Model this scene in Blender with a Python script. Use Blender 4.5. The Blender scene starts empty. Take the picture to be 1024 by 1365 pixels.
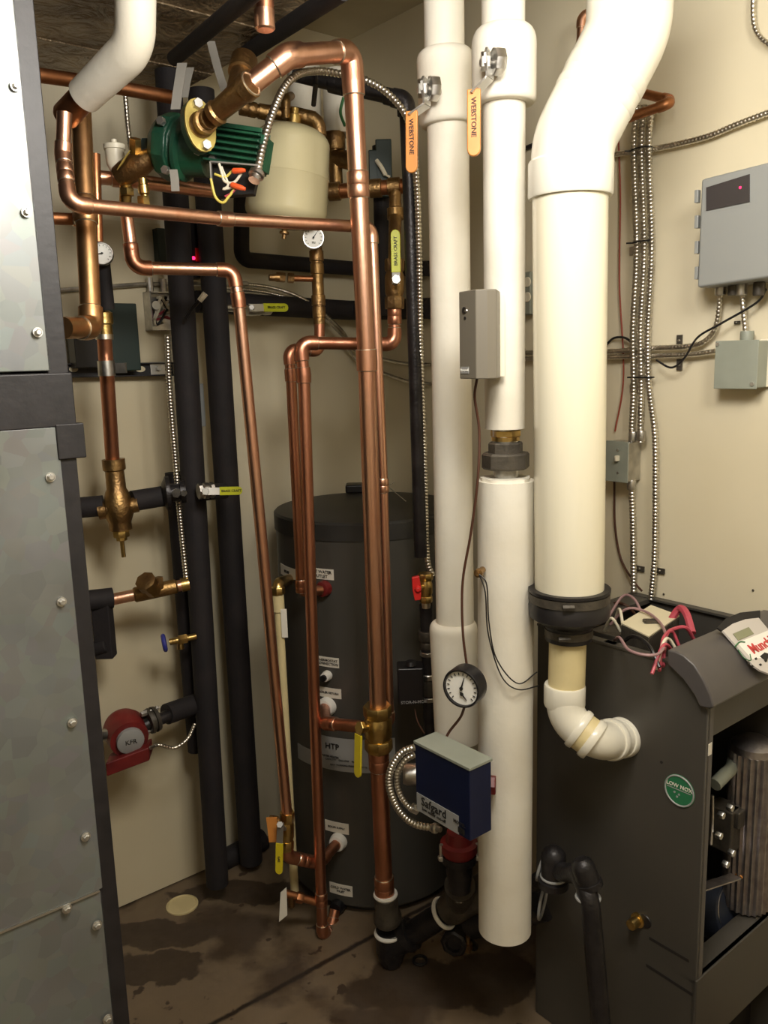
import bpy, math, random
from mathutils import Vector as V
random.seed(4)
scene = bpy.context.scene
COL = scene.collection
# ---------------------------------------------------------------- camera model (1024 x 1365 frame)
F = 1114.0; CX, CY = 512.0, 682.5; H = 1.6
PITCH = math.atan(204 / F); ROLL = math.radians(-1.6)
fw = V((0, math.cos(PITCH), -math.sin(PITCH))); up0 = V((0, math.sin(PITCH), math.cos(PITCH))); rt0 = V((1, 0, 0))
c_, s_ = math.cos(ROLL), math.sin(ROLL)
rt = rt0 * c_ + up0 * s_; up = rt0 * (-s_) + up0 * c_
CAM = V((0, 0, H))
def ray(px, py): return rt * ((px - CX) / F) + up * ((CY - py) / F) + fw
def P(px, py, Y): d = ray(px, py); return CAM + d * (Y / d.y)
def Z(px, py, z=0.0): d = ray(px, py); return CAM + d * ((z - H) / d.z)
def on(px, py, p0, n): d = ray(px, py); return CAM + d * ((p0 - CAM).dot(n) / d.dot(n))
def proj(p):
    q = p - CAM; D = q.dot(fw); return (CX + F * q.dot(rt) / D, CY - F * q.dot(up) / D)
def dep(p): return (p - CAM).dot(fw)
def mr(px, p): return px * dep(p) / F
# room axes
A = V((math.sin(math.radians(51)), math.cos(math.radians(51)), 0)); B = V((-A.y, A.x, 0)); ZU = V((0, 0, 1))
LW0 = V((-.72, 2.34, 0)); LN = -B          # left wall face (cream board), normal into room
RW0 = V((.70, 1.966, 0)); RN = -A
BS0 = V((.443, 1.683, 0))                  # boiler side face
def L(px, py, o=0.0): return on(px, py, LW0 + LN * o, LN)
def R(px, py, o=0.0): return on(px, py, RW0 + RN * o, RN)
def S(px, py, o=0.0): return on(px, py, BS0 + RN * o, RN)
def reach(c, d, px):
    lo, hi = 0.0, 3.0; s = 1 if proj(c + d)[0] > proj(c)[0] else -1
    for _ in range(50):
        m = (lo + hi) / 2
        if s * (proj(c + d * m)[0] - px) < 0: lo = m
        else: hi = m
    return lo
# ---------------------------------------------------------------- mesh builder
class MB:
    def __init__(s): s.v = []; s.f = []; s.m = []
    def add(s, vs, fs, mi=0):
        o = len(s.v); s.v += [V(p) for p in vs]
        for f in fs: s.f.append([o + i for i in f]); s.m.append(mi)
    def box(s, o, u, v, w, mi=0):
        vs = [o, o + u, o + u + v, o + v, o + w, o + u + w, o + u + v + w, o + v + w]
        fs = [(0, 3, 2, 1), (4, 5, 6, 7), (0, 1, 5, 4), (1, 2, 6, 5), (2, 3, 7, 6), (3, 0, 4, 7)]
        if u.cross(v).dot(w) < 0: fs = [f[::-1] for f in fs]
        s.add(vs, fs, mi)
    def cbox(s, c, u, v, w, mi=0): s.box(c - u - v - w, u * 2, v * 2, w * 2, mi)
    def prism(s, pts, vec, mi=0):
        n = len(pts); vs = [V(p) for p in pts] + [V(p) + vec for p in pts]
        nr = V((0, 0, 0))
        for i in range(n): nr += V(pts[i]).cross(V(pts[(i + 1) % n]))
        fs = [tuple(range(n))[::-1], tuple(range(n, 2 * n))] + [(i, (i + 1) % n, n + (i + 1) % n, n + i) for i in range(n)]
        if nr.dot(vec) < 0: fs = [f[::-1] for f in fs]
        s.add(vs, fs, mi)
    def sweep(s, pts, rs, seg=14, mi=0, caps=True, closed=False):
        n = len(pts); t = [(pts[min(i + 1, n - 1)] - pts[max(i - 1, 0)]).normalized() for i in range(n)]
        a = t[0].orthogonal().normalized(); vs = []
        for i in range(n):
            a = (a - t[i] * a.dot(t[i])).normalized(); b = t[i].cross(a)
            for k in range(seg):
                w = 2 * math.pi * k / seg; vs.append(pts[i] + (a * math.cos(w) + b * math.sin(w)) * rs[i])
        fs = [(i * seg + k, i * seg + (k + 1) % seg, (i + 1) * seg + (k + 1) % seg, (i + 1) * seg + k) for i in range(n - 1) for k in range(seg)]
        if caps: fs += [tuple(range(seg))[::-1], tuple(range((n - 1) * seg, n * seg))]
        s.add(vs, fs, mi)
    def tube(s, pts, r, seg=14, mi=0): s.sweep(pts, [r] * len(pts), seg, mi)
    def lathe(s, p, ax, prof, seg=24, mi=0, caps=True, rot=0.0):
        ax = ax.normalized(); a = ax.orthogonal().normalized(); b = ax.cross(a); vs = []
        for t, r in prof:
            for k in range(seg):
                w = 2 * math.pi * k / seg + rot; vs.append(p + ax * t + (a * math.cos(w) + b * math.sin(w)) * r)
        n = len(prof)
        fs = [(i * seg + k, i * seg + (k + 1) % seg, (i + 1) * seg + (k + 1) % seg, (i + 1) * seg + k) for i in range(n - 1) for k in range(seg)]
        if caps: fs += [tuple(range(seg))[::-1], tuple(range((n - 1) * seg, n * seg))]
        s.add(vs, fs, mi)
    def ring(s, c, ax, R_, r, mi=0, seg=28, sg=8):
        ax = ax.normalized(); a = ax.orthogonal().normalized(); b = ax.cross(a); vs = []
        for i in range(seg):
            w = 2 * math.pi * i / seg; d = a * math.cos(w) + b * math.sin(w)
            for k in range(sg):
                q = 2 * math.pi * k / sg; vs.append(c + d * (R_ + r * math.cos(q)) + ax * r * math.sin(q))
        fs = [(i * sg + k, ((i + 1) % seg) * sg + k, ((i + 1) % seg) * sg + (k + 1) % sg, i * sg + (k + 1) % sg) for i in range(seg) for k in range(sg)]
        s.add(vs, fs, mi)
    def ball(s, c, r, mi=0, sx=1, sy=1, sz=1):
        vs = []; nu, nv = 16, 8
        for j in range(1, nv):
            ph = math.pi * j / nv
            for i in range(nu):
                th = 2 * math.pi * i / nu; vs.append(c + V((math.sin(ph) * math.cos(th) * sx, math.sin(ph) * math.sin(th) * sy, math.cos(ph) * sz)) * r)
        vs += [c + V((0, 0, r * sz)), c - V((0, 0, r * sz))]; T, Bt = len(vs) - 2, len(vs) - 1
        fs = [(j * nu + i, (j + 1) * nu + i, (j + 1) * nu + (i + 1) % nu, j * nu + (i + 1) % nu) for j in range(nv - 2) for i in range(nu)]
        fs += [(T, i, (i + 1) % nu) for i in range(nu)] + [(Bt, (nv - 2) * nu + (i + 1) % nu, (nv - 2) * nu + i) for i in range(nu)]
        s.add(vs, fs, mi)
def mesh_obj(name, mb, mats, bevel=0.0, sharp=35):
    lo = V([min(p[i] for p in mb.v) for i in range(3)]); hi = V([max(p[i] for p in mb.v) for i in range(3)])
    o0 = V(((lo.x + hi.x) / 2, (lo.y + hi.y) / 2, lo.z))
    me = bpy.data.meshes.new(name); me.from_pydata([p - o0 for p in mb.v], [], mb.f)
    if not isinstance(mats, (list, tuple)): mats = [mats]
    for m in mats: me.materials.append(m)
    for p, mi in zip(me.polygons, mb.m): p.material_index = mi; p.use_smooth = True
    me.set_sharp_from_angle(angle=math.radians(sharp)); me.update()
    o = bpy.data.objects.new(name, me); o.location = o0; COL.objects.link(o)
    if bevel:
        b = o.modifiers.new('bevel', 'BEVEL'); b.width = bevel; b.segments = 2; b.limit_method = 'ANGLE'; b.angle_limit = math.radians(50); b.harden_normals = True
    o['_lo'] = list(lo)
    return o
def tag(o, label=None, cat=None, group=None, kind=None):
    if label: o['label'] = label
    if cat: o['category'] = cat
    if group: o['group'] = group
    if kind: o['kind'] = kind
    return o
def solo(name, mb, mats, label, cat, group=None, bevel=0.0, sharp=35, kind=None):
    return tag(mesh_obj(name, mb, mats, bevel, sharp), label, cat, group, kind)
class Thing:
    def __init__(s, name, label, cat, group=None): s.n = name; s.l = label; s.c = cat; s.g = group; s.parts = []; s.subs = []
    def part(s, name, mb, mats, label=None, bevel=0.0, sharp=35, of=None):
        o = mesh_obj(name, mb, mats, bevel, sharp)
        if label: o['label'] = label
        if of is None: s.parts.append(o)
        else: s.subs.append((o, of))
        return o
    def done(s):
        xs = [o.location for o in s.parts]
        base = V((sum(p.x for p in xs) / len(xs), sum(p.y for p in xs) / len(xs), min(p.z for p in xs)))
        for o, par in s.subs: o.location = o.location - par.location; o.parent = par
        e = bpy.data.objects.new(s.n, None); e.empty_display_size = .05; e.location = base; COL.objects.link(e)
        for o in s.parts: o.location = o.location - base; o.parent = e
        return tag(e, s.l, s.c, s.g)
def text_mb(string, c, right, upv, size, ext=0.0006):
    cu = bpy.data.curves.new('txt', 'FONT'); cu.body = string; cu.size = 1.0; cu.extrude = 0.02; cu.align_x = 'CENTER'; cu.align_y = 'CENTER'; cu.resolution_u = 2; cu.offset = .012
    ob = bpy.data.objects.new('txt', cu); COL.objects.link(ob); dg = bpy.context.evaluated_depsgraph_get(); dg.update()
    me = bpy.data.meshes.new_from_object(ob.evaluated_get(dg)); bpy.data.objects.remove(ob); 
    right = right.normalized(); upv = (upv - right * upv.dot(right)).normalized(); n = right.cross(upv)
    mb = MB(); mb.add([c + right * (v.co.x * size) + upv * (v.co.y * size) + n * (ext * (1 if v.co.z > 0 else 0)) for v in me.vertices], [tuple(p.vertices) for p in me.polygons])
    bpy.data.meshes.remove(me); bpy.data.curves.remove(cu)
    return mb
# ---------------------------------------------------------------- materials
def srgb(r, g, b):
    f = lambda c: (c / 255 / 12.92) if c / 255 <= .04045 else ((c / 255 + .055) / 1.055) ** 2.4
    return (f(r), f(g), f(b), 1)
def mat(name, col, rough=.5, metal=0.0, col2=None, scale=8.0, lo=.35, hi=.65, bump=0.0, bscale=None, rough2=None, stretch=None, coat=0.0, emit=None):
    m = bpy.data.materials.new(name); m.use_nodes = True; nt = m.node_tree; N = nt.nodes; bs = N['Principled BSDF']
    bs.inputs['Base Color'].default_value = col; bs.inputs['Roughness'].default_value = rough; bs.inputs['Metallic'].default_value = metal
    if coat: bs.inputs['Coat Weight'].default_value = coat; bs.inputs['Coat Roughness'].default_value = .1
    if emit: bs.inputs['Emission Color'].default_value = emit[0]; bs.inputs['Emission Strength'].default_value = emit[1]
    tc = N.new('ShaderNodeNewGeometry'); mp = N.new('ShaderNodeMapping'); nt.links.new(tc.outputs['Position'], mp.inputs[0])
    if stretch: mp.inputs['Scale'].default_value = stretch
    if col2 or rough2 is not None:
        no = N.new('ShaderNodeTexNoise'); no.inputs['Scale'].default_value = scale; no.inputs['Detail'].default_value = 5; nt.links.new(mp.outputs[0], no.inputs[0])
        cr = N.new('ShaderNodeMapRange'); cr.inputs[1].default_value = lo; cr.inputs[2].default_value = hi; nt.links.new(no.outputs[0], cr.inputs[0])
        if col2:
            mx = N.new('ShaderNodeMix'); mx.data_type = 'RGBA'; mx.inputs[6].default_value = col; mx.inputs[7].default_value = col2
            nt.links.new(cr.outputs[0], mx.inputs[0]); nt.links.new(mx.outputs[2], bs.inputs['Base Color'])
        if rough2 is not None:
            mr2 = N.new('ShaderNodeMapRange'); mr2.inputs[3].default_value = rough; mr2.inputs[4].default_value = rough2
            nt.links.new(cr.outputs[0], mr2.inputs[0]); nt.links.new(mr2.outputs[0], bs.inputs['Roughness'])
    if bump:
        n2 = N.new('ShaderNodeTexNoise'); n2.inputs['Scale'].default_value = bscale or scale * 3; n2.inputs['Detail'].default_value = 6; nt.links.new(mp.outputs[0], n2.inputs[0])
        bp = N.new('ShaderNodeBump'); bp.inputs['Strength'].default_value = bump; bp.inputs['Distance'].default_value = .01
        nt.links.new(n2.outputs[0], bp.inputs['Height']); nt.links.new(bp.outputs[0], bs.inputs['Normal'])
    return m
M = {}
M['copper'] = mat('copper', (.86, .52, .37, 1), .28, 1, (.64, .31, .18, 1), 9, .3, .75, bump=.05, bscale=60, rough2=.42, stretch=(3, 3, .8))
M['copper_gold'] = mat('golden copper', (.74, .44, .21, 1), .28, 1, (.5, .27, .12, 1), 12, bump=.06, bscale=60, rough2=.42)
M['copper_dull'] = mat('dull copper', (.52, .23, .11, 1), .33, 1, (.33, .14, .06, 1), 12, bump=.08, bscale=70, rough2=.5)
M['copper_red'] = mat('reddish copper', (.66, .30, .19, 1), .32, 1, (.46, .20, .11, 1), 8, bump=.05, bscale=60, rough2=.45, stretch=(3, 3, .8))
M['bronze'] = mat('tarnished bronze', (.40, .25, .10, 1), .42, 1, (.25, .15, .07, 1), 20, bump=.2, bscale=120)
M['brass'] = mat('brass', (.66, .47, .17, 1), .32, 1, (.42, .28, .10, 1), 25, bump=.1, bscale=90)
M['solder'] = mat('solder', (.8, .74, .62, 1), .3, 1)
M['steel'] = mat('galvanized steel', (.66, .64, .60, 1), .34, 1, (.42, .41, .39, 1), 30, bump=.05, bscale=150)
M['zinc'] = mat('zinc screws', (.62, .61, .58, 1), .45, 1)
M['strap'] = mat('dull steel strap', srgb(150, 146, 138), .6, .5)
M['conduit'] = mat('armored cable', (.74, .70, .62, 1), .3, 1, (.5, .47, .42, 1), 30)
M['foam'] = mat('black foam insulation', srgb(34, 28, 29), .78, 0, srgb(25, 21, 23), 14, bump=.1, bscale=150)
M['iron'] = mat('black iron', srgb(54, 51, 52), .38, .5, srgb(36, 34, 35), 20, bump=.15, bscale=120)
M['iron_grey'] = mat('grey malleable iron', srgb(92, 86, 76), .5, .5, srgb(70, 65, 58), 25, bump=.15, bscale=140)
M['insul'] = mat('white pipe jacket', srgb(226, 221, 207), .6, 0, srgb(214, 207, 190), 5, bump=.08, bscale=60)
M['pvc'] = mat('white pvc', srgb(226, 222, 208), .28, 0, srgb(218, 213, 197), 5, coat=.2)
M['pvc_cream'] = mat('cream pvc', srgb(226, 219, 196), .25, 0, srgb(220, 212, 186), 3, coat=.3, stretch=(4, 4, .5))
M['pvc_yellow'] = mat('yellowed cpvc', srgb(214, 198, 150), .4, 0, srgb(200, 184, 138), 12)
M['print'] = mat('grey printing', srgb(110, 104, 86), .6)
M['rubber'] = mat('black rubber', srgb(30, 27, 28), .45, 0, srgb(22, 20, 21), 20)
M['black'] = mat('black plastic', srgb(24, 22, 24), .35)
M['frame'] = mat('black painted frame', srgb(36, 33, 35), .5, 0, srgb(26, 24, 26), 30, bump=.05, bscale=80)
M['tank'] = mat('dark grey tank jacket', srgb(74, 71, 66), .42, 0, srgb(67, 65, 60), 3)
M['tanklid'] = mat('dark tank lid', srgb(50, 49, 46), .5, 0, srgb(42, 41, 39), 10)
M['beige'] = mat('cream enamel', srgb(200, 190, 152), .22, 0, srgb(192, 182, 144), 6, coat=.4)
M['green'] = mat('green pump paint', srgb(30, 84, 58), .4, 0, srgb(20, 56, 42), 14, bump=.15, bscale=90)
M['yellowpaint'] = mat('yellow plated steel', srgb(196, 176, 96), .35, .4, srgb(150, 128, 62), 16)
M['red'] = mat('red paint', srgb(122, 32, 30), .45, 0, srgb(88, 22, 22), 12)
M['redplastic'] = mat('red plastic', srgb(206, 40, 38), .35)
M['orange'] = mat('orange plastic', srgb(232, 92, 44), .4)
M['orangegrip'] = mat('orange vinyl grip', srgb(208, 138, 66), .45, 0, srgb(196, 124, 56), 18)
M['brownprint'] = mat('brown printing', srgb(58, 30, 24), .6)
M['yellow'] = mat('yellow vinyl grip', srgb(206, 186, 36), .4)
M['yellowgreen'] = mat('lime yellow vinyl grip', srgb(196, 200, 34), .45)
M['ink'] = mat('black ink', srgb(28, 26, 24), .6)
M['blue'] = mat('navy blue enamel', srgb(16, 25, 56), .38, 0, srgb(13, 21, 48), 6)
M['bluegrip'] = mat('blue wheel paint', srgb(52, 56, 140), .45)
M['greybox'] = mat('grey plastic enclosure', srgb(150, 152, 150), .4, .2)
M['greybox2'] = mat('grey painted steel', srgb(144, 148, 136), .5, 0, srgb(132, 136, 124), 10)
M['sensor'] = mat('taupe grey plastic', srgb(112, 106, 94), .42)
M['darkglass'] = mat('dark display glass', srgb(62, 58, 58), .2)
M['led'] = mat('red indicator light', srgb(220, 30, 60), .4, emit=(srgb(255, 30, 80), 6))
M['white'] = mat('white face', srgb(236, 234, 226), .5)
M['label'] = mat('white paper label', srgb(222, 216, 202), .6)
M['silverlabel'] = mat('silver grey label', srgb(150, 150, 148), .45)
M['whiteplastic'] = mat('white plastic', srgb(226, 218, 196), .4)
M['wire_white'] = mat('white wire', srgb(220, 212, 190), .5)
M['wire_red'] = mat('dark red wire', srgb(140, 60, 40), .5)
M['wire_pink'] = mat('red wire', srgb(176, 70, 84), .45)
M['wire_yellow'] = mat('yellow wire', srgb(214, 196, 90), .5)
M['wire_green'] = mat('green wire', srgb(50, 110, 60), .5)
M['wire_brown'] = mat('brown cable', srgb(74, 44, 30), .5)
M['wire_grey'] = mat('mauve wire', srgb(150, 118, 118), .5)
M['boiler'] = mat('dark grey boiler paint', srgb(70, 66, 60), .46, 0, srgb(63, 60, 55), 4)
M['console'] = mat('charcoal console plastic', srgb(82, 78, 76), .35, 0, srgb(76, 72, 71), 8)
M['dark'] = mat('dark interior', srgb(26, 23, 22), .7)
M['alu'] = mat('cast aluminium', (.5, .47, .47, 1), .4, 1, (.35, .32, .33, 1), 40, bump=.1, bscale=120)
M['nox'] = mat('green sticker', srgb(40, 110, 72), .5)
M['paper'] = mat('off white card', srgb(210, 200, 170), .6)
M['lcd'] = mat('lcd screen', srgb(134, 136, 108), .3)
M['facia'] = mat('light grey facia', srgb(196, 190, 184), .4)
M['pinkred'] = mat('red lettering', srgb(200, 66, 62), .5)
M['darkgreen'] = mat('dark green paint', srgb(20, 40, 34), .5)
M['board'] = mat('cream painted board', srgb(210, 199, 170), .55, 0, srgb(202, 189, 158), 2.2, bump=.03, bscale=12)
M['wall'] = mat('cream wall paint', srgb(216, 206, 180), .6, 0, srgb(208, 197, 168), 1.6, bump=.05, bscale=14)
M['ceil'] = mat('ceiling paint', srgb(200, 190, 162), .7, 0, srgb(176, 165, 136), 3, bump=.1, bscale=10)
def galv():
    m = bpy.data.materials.new('galvanized sheet'); m.use_nodes = True; nt = m.node_tree; N = nt.nodes; bs = N['Principled BSDF']
    g = N.new('ShaderNodeNewGeometry'); v = N.new('ShaderNodeTexVoronoi'); v.inputs['Scale'].default_value = 34; nt.links.new(g.outputs['Position'], v.inputs[0])
    n = N.new('ShaderNodeTexNoise'); n.inputs['Scale'].default_value = 7; n.inputs['Detail'].default_value = 6; nt.links.new(g.outputs['Position'], n.inputs[0])
    a = N.new('ShaderNodeMix'); a.data_type = 'RGBA'; a.inputs[6].default_value = srgb(108, 116, 111); a.inputs[7].default_value = srgb(130, 139, 134); nt.links.new(n.outputs[0], a.inputs[0])
    b = N.new('ShaderNodeMix'); b.data_type = 'RGBA'; b.inputs[0].default_value = .045; nt.links.new(a.outputs[2], b.inputs[6]); nt.links.new(v.outputs['Color'], b.inputs[7])
    h = N.new('ShaderNodeHueSaturation'); h.inputs['Saturation'].default_value = .4; nt.links.new(b.outputs[2], h.inputs['Color']); nt.links.new(h.outputs[0], bs.inputs['Base Color'])
    bs.inputs['Metallic'].default_value = .55; bs.inputs['Roughness'].default_value = .45
    mr3 = N.new('ShaderNodeMapRange'); mr3.inputs[1].default_value = .3; mr3.inputs[2].default_value = .7; mr3.inputs[3].default_value = .36; mr3.inputs[4].default_value = .55
    nt.links.new(n.outputs[0], mr3.inputs[0]); nt.links.new(mr3.outputs[0], bs.inputs['Roughness'])
    return m
M['galv'] = galv()
def foil():
    m = mat('brown foil insulation', srgb(168, 148, 118), .38, .35, srgb(104, 86, 64), 6, .35, .62)
    nt = m.node_tree; N = nt.nodes; bs = N['Principled BSDF']; g = N.new('ShaderNodeNewGeometry')
    n = N.new('ShaderNodeTexNoise'); n.inputs['Scale'].default_value = 14; n.inputs['Detail'].default_value = 4; n.inputs['Distortion'].default_value = 2; nt.links.new(g.outputs['Position'], n.inputs[0])
    bp = N.new('ShaderNodeBump'); bp.inputs['Strength'].default_value = 1; bp.inputs['Distance'].default_value = .03; nt.links.new(n.outputs[0], bp.inputs['Height']); nt.links.new(bp.outputs[0], bs.inputs['Normal'])
    return m
M['foil'] = foil()
def floor_mat():
    m = bpy.data.materials.new('stained concrete'); m.use_nodes = True; nt = m.node_tree; N = nt.nodes; bs = N['Principled BSDF']; lk = nt.links.new
    g = N.new('ShaderNodeNewGeometry')
    def noise(sc, d=5):
        n = N.new('ShaderNodeTexNoise'); n.inputs['Scale'].default_value = sc; n.inputs['Detail'].default_value = d; lk(g.outputs['Position'], n.inputs[0]); return n
    def mixc(fac, a, b):
        x = N.new('ShaderNodeMix'); x.data_type = 'RGBA'; lk(fac, x.inputs[0])
        for i, q in ((6, a), (7, b)):
            if isinstance(q, tuple): x.inputs[i].default_value = q
            else: lk(q, x.inputs[i])
        return x.outputs[2]
    def mr_(src, a, b, c=0, d=1):
        x = N.new('ShaderNodeMapRange'); x.inputs[1].default_value = a; x.inputs[2].default_value = b; x.inputs[3].default_value = c; x.inputs[4].default_value = d; lk(src, x.inputs[0]); return x.outputs[0]
    base = mixc(noise(5).outputs[0], srgb(122, 104, 82), srgb(98, 84, 66))
    st = mr_(noise(2.6, 7).outputs[0], .5, .56)
    c1 = mixc(st, base, srgb(72, 58, 44))
    sp = mr_(noise(16, 3).outputs[0], .64, .67)
    c2 = mixc(sp, c1, srgb(64, 50, 38))
    # wet patches and crack located on the slab
    nz = noise(9, 4)
    ad = N.new('ShaderNodeVectorMath'); ad.operation = 'MULTIPLY_ADD'; lk(nz.outputs['Color'], ad.inputs[0]); ad.inputs[1].default_value = (.16, .16, 0); lk(g.outputs['Position'], ad.inputs[2])
    cur = c2; wet = None
    for (px, py, sx, sy) in ((215, 1245, .17, .07), (205, 1290, .14, .055), (330, 1190, .25, .05), (560, 1310, .2, .1), (640, 1300, .16, .1)):
        p = Z(px, py); mp = N.new('ShaderNodeMapping'); mp.vector_type = 'POINT'
        mp.inputs['Location'].default_value = (-(p.x + .08) / sx, -(p.y + .08) / sy, 0); mp.inputs['Scale'].default_value = (1 / sx, 1 / sy, 0)
        lk(ad.outputs[0], mp.inputs[0]); ln = N.new('ShaderNodeVectorMath'); ln.operation = 'LENGTH'; lk(mp.outputs[0], ln.inputs[0])
        f = mr_(ln.outputs['Value'], 1.05, .95); cur = mixc(f, cur, srgb(66, 53, 40))
    p, q = Z(320, 1345), Z(505, 1243); d = (q - p).normalized(); n_ = V((-d.y, d.x, 0))
    dt = N.new('ShaderNodeVectorMath'); dt.operation = 'DOT_PRODUCT'; ad2 = N.new('ShaderNodeVectorMath'); ad2.operation = 'MULTIPLY_ADD'; lk(noise(30, 3).outputs['Color'], ad2.inputs[0]); ad2.inputs[1].default_value = (.012, .012, 0); lk(g.outputs['Position'], ad2.inputs[2])
    lk(ad2.outputs[0], dt.inputs[0]); dt.inputs[1].default_value = n_
    sb = N.new('ShaderNodeMath'); sb.operation = 'SUBTRACT'; lk(dt.outputs['Value'], sb.inputs[0]); sb.inputs[1].default_value = p.dot(n_) + .006 * (n_.x + n_.y)
    ab = N.new('ShaderNodeMath'); ab.operation = 'ABSOLUTE'; lk(sb.outputs[0], ab.inputs[0])
    cur = mixc(mr_(ab.outputs[0], .011, .004), cur, srgb(42, 32, 24))
    lk(cur, bs.inputs['Base Color']); lk(mr_(nz.outputs[0], .4, .6, .45, .75), bs.inputs['Roughness'])
    bp = N.new('ShaderNodeBump'); bp.inputs['Strength'].default_value = .15; bp.inputs['Distance'].default_value = .01; lk(noise(40).outputs[0], bp.inputs['Height']); lk(bp.outputs[0], bs.inputs['Normal'])
    return m
M['floor'] = floor_mat()
# ---------------------------------------------------------------- path helpers
def fillet(pts, Rr, n=7):
    out = [pts[0]]; arcs = []
    for i in range(1, len(pts) - 1):
        a, c, b = pts[i - 1], pts[i], pts[i + 1]; d0 = (c - a).normalized(); d1 = (b - c).normalized(); cs = max(-1, min(1, d0.dot(d1))); th = math.acos(cs)
        if th < .03: out.append(c); continue
        t = min(Rr * math.tan(th / 2), .48 * (c - a).length, .48 * (b - c).length); rr = t / math.tan(th / 2); nn = (d1 - d0 * cs).normalized(); s0 = c - d0 * t
        arc = [s0 + d0 * (rr * math.sin(th * k / n)) + nn * (rr * (1 - math.cos(th * k / n))) for k in range(n + 1)]
        out += arc; arcs.append((arc, d0, d1))
    out.append(pts[-1]); return out, arcs
def smooth(pts, n=10):
    out = []; q = [pts[0] * 2 - pts[1]] + list(pts) + [pts[-1] * 2 - pts[-2]]
    for i in range(1, len(q) - 2):
        for k in range(n):
            t = k / n; a, b, c, d = q[i - 1], q[i], q[i + 1], q[i + 2]
            out.append((b * 2 + (c - a) * t + (a * 2 - b * 5 + c * 4 - d) * t * t + (b * 3 - a - c * 3 + d) * t ** 3) * .5)
    out.append(pts[-1]); return out
def resample(pts, step):
    out = [pts[0]]; acc = 0.0
    for a, b in zip(pts, pts[1:]):
        l = (b - a).length
        if l < 1e-9: continue
        s = step - acc
        while s <= l: out.append(a + (b - a) * (s / l)); s += step
        acc = l - (s - step)
    return out
def pipe(name, label, cat, pts, rpx, m, fit=None, coup=(), group=None, bend=1.7, fitr=1.16, ring='solder', rat=None, caps=None, rm=None):
    r = rm or mr(rpx, pts[rat or 0]); path, arcs = fillet(pts, r * bend); t = Thing(name, label, cat, group)
    mb = MB(); mb.tube(path, r, 18); t.part('pipe', mb, M[m])
    fm = M[fit or m]
    for arc, d0, d1 in arcs:
        e = MB(); pp = [arc[0] - d0 * r * 1.1] + arc + [arc[-1] + d1 * r * 1.1]; e.sweep(pp, [r * fitr] + [r * (fitr + .02)] * (len(pp) - 2) + [r * fitr], 18)
        if ring:
            e.ring(pp[0], d0, r * 1.04, r * .1, 1, 18, 6); e.ring(pp[-1], d1, r * 1.04, r * .1, 1, 18, 6)
        t.part('elbow', e, [fm, M[ring or 'solder']])
    for (i, f) in coup:
        c = pts[i].lerp(pts[i + 1], f); d = (pts[i + 1] - pts[i]).normalized(); e = MB(); e.lathe(c, d, [(-r * 1.3, r * 1.1), (-r * 1.2, r * 1.17), (-r * .1, r * 1.17), (0, r * 1.12), (r * .1, r * 1.17), (r * 1.2, r * 1.17), (r * 1.3, r * 1.1)], 20)
        if ring: e.ring(c - d * r * 1.3, d, r * 1.03, r * .08, 1, 18, 6); e.ring(c + d * r * 1.3, d, r * 1.03, r * .08, 1, 18, 6)
        t.part('coupling', e, [fm, M[ring or 'solder']])
    return t
def conduit(name, label, cat, pts, rpx, group=None, pitch=.0085, m='conduit', extra=None, rm=None, n=10, build=True):
    r = rm or mr(rpx, pts[len(pts) // 2]); path = resample(smooth(pts, n), pitch / 4); mb = MB()
    rs = [r * (1.0, .97, .80, .97)[i % 4] for i in range(len(path))]
    mb.sweep(path, rs, 10)
    if not build: return mb
    return solo(name, mb, M[m], label, cat, group, sharp=60)
def wire(name, label, cat, pts, rpx, m, group=None, n=8):
    mb = MB(); mb.tube(smooth(pts, n), mr(rpx, pts[0]), 8); return solo(name, mb, M[m], label, cat, group)
def hexprof(mb, p, ax, t0, t1, r, mi=0, seg=6): mb.lathe(p, ax, [(t0, r * .93), (t0 + (t1 - t0) * .12, r), (t1 - (t1 - t0) * .12, r), (t1, r * .93)], seg, mi)
def bar(mb, p, q, wv, th, mi=0, rounded=True):
    d = (q - p); dn = d.normalized(); w = wv; n = dn.cross(w).normalized() * th; pts = [p - w, p + w]
    if rounded:
        pts = [p - w, p + w]; wl = w.length; wn = w.normalized()
        for k in range(7):
            a = math.pi * k / 6; pts.append(q - dn * wl + wn * wl * math.cos(a) + dn * wl * math.sin(a))
    else: pts += [q + w, q - w]
    mb.prism([x - n * .5 for x in pts], n, mi)
# ================================================================ SETTING
corner = V((-.045, 2.886, 0)) + B * .03
CH = 2.61
lw_base = LW0 + B * .04
def solve_corner():
    # left wall: p=lw_base+A s ; right wall: RW0 + B t
    M_ = [[A.x, -B.x], [A.y, -B.y]]; d = RW0 - lw_base; det = M_[0][0] * M_[1][1] - M_[0][1] * M_[1][0]
    s = (d.x * M_[1][1] - M_[0][1] * d.y) / det; return lw_base + A * s
C0 = solve_corner(); C0.z = 0
LA, LB = 3.4, 4.0; TH = .1
def struct(name, mb, m): return tag(mesh_obj(name, mb, m), kind='structure')
m_ = MB(); m_.box(C0 - A * LA - B * LB - V((0, 0, .1)), A * (LA + .1), B * (LB + .1), ZU * .1); struct('floor', m_, M['floor'])
m_ = MB(); m_.box(C0 - A * LA - B * LB + ZU * CH, A * (LA + .1), B * (LB + .1), ZU * .1); struct('ceiling', m_, M['ceil'])
m_ = MB(); m_.box(C0 - A * LA, A * (LA + .1), B * TH, ZU * CH); struct('wall_left', m_, M['wall'])
m_ = MB(); m_.box(C0, -B * LB, A * TH, ZU * CH); struct('wall_right', m_, M['wall'])
m_ = MB(); m_.box(C0 - A * LA, -A * TH, -B * LB, ZU * CH); struct('wall_back', m_, M['wall'])
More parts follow.
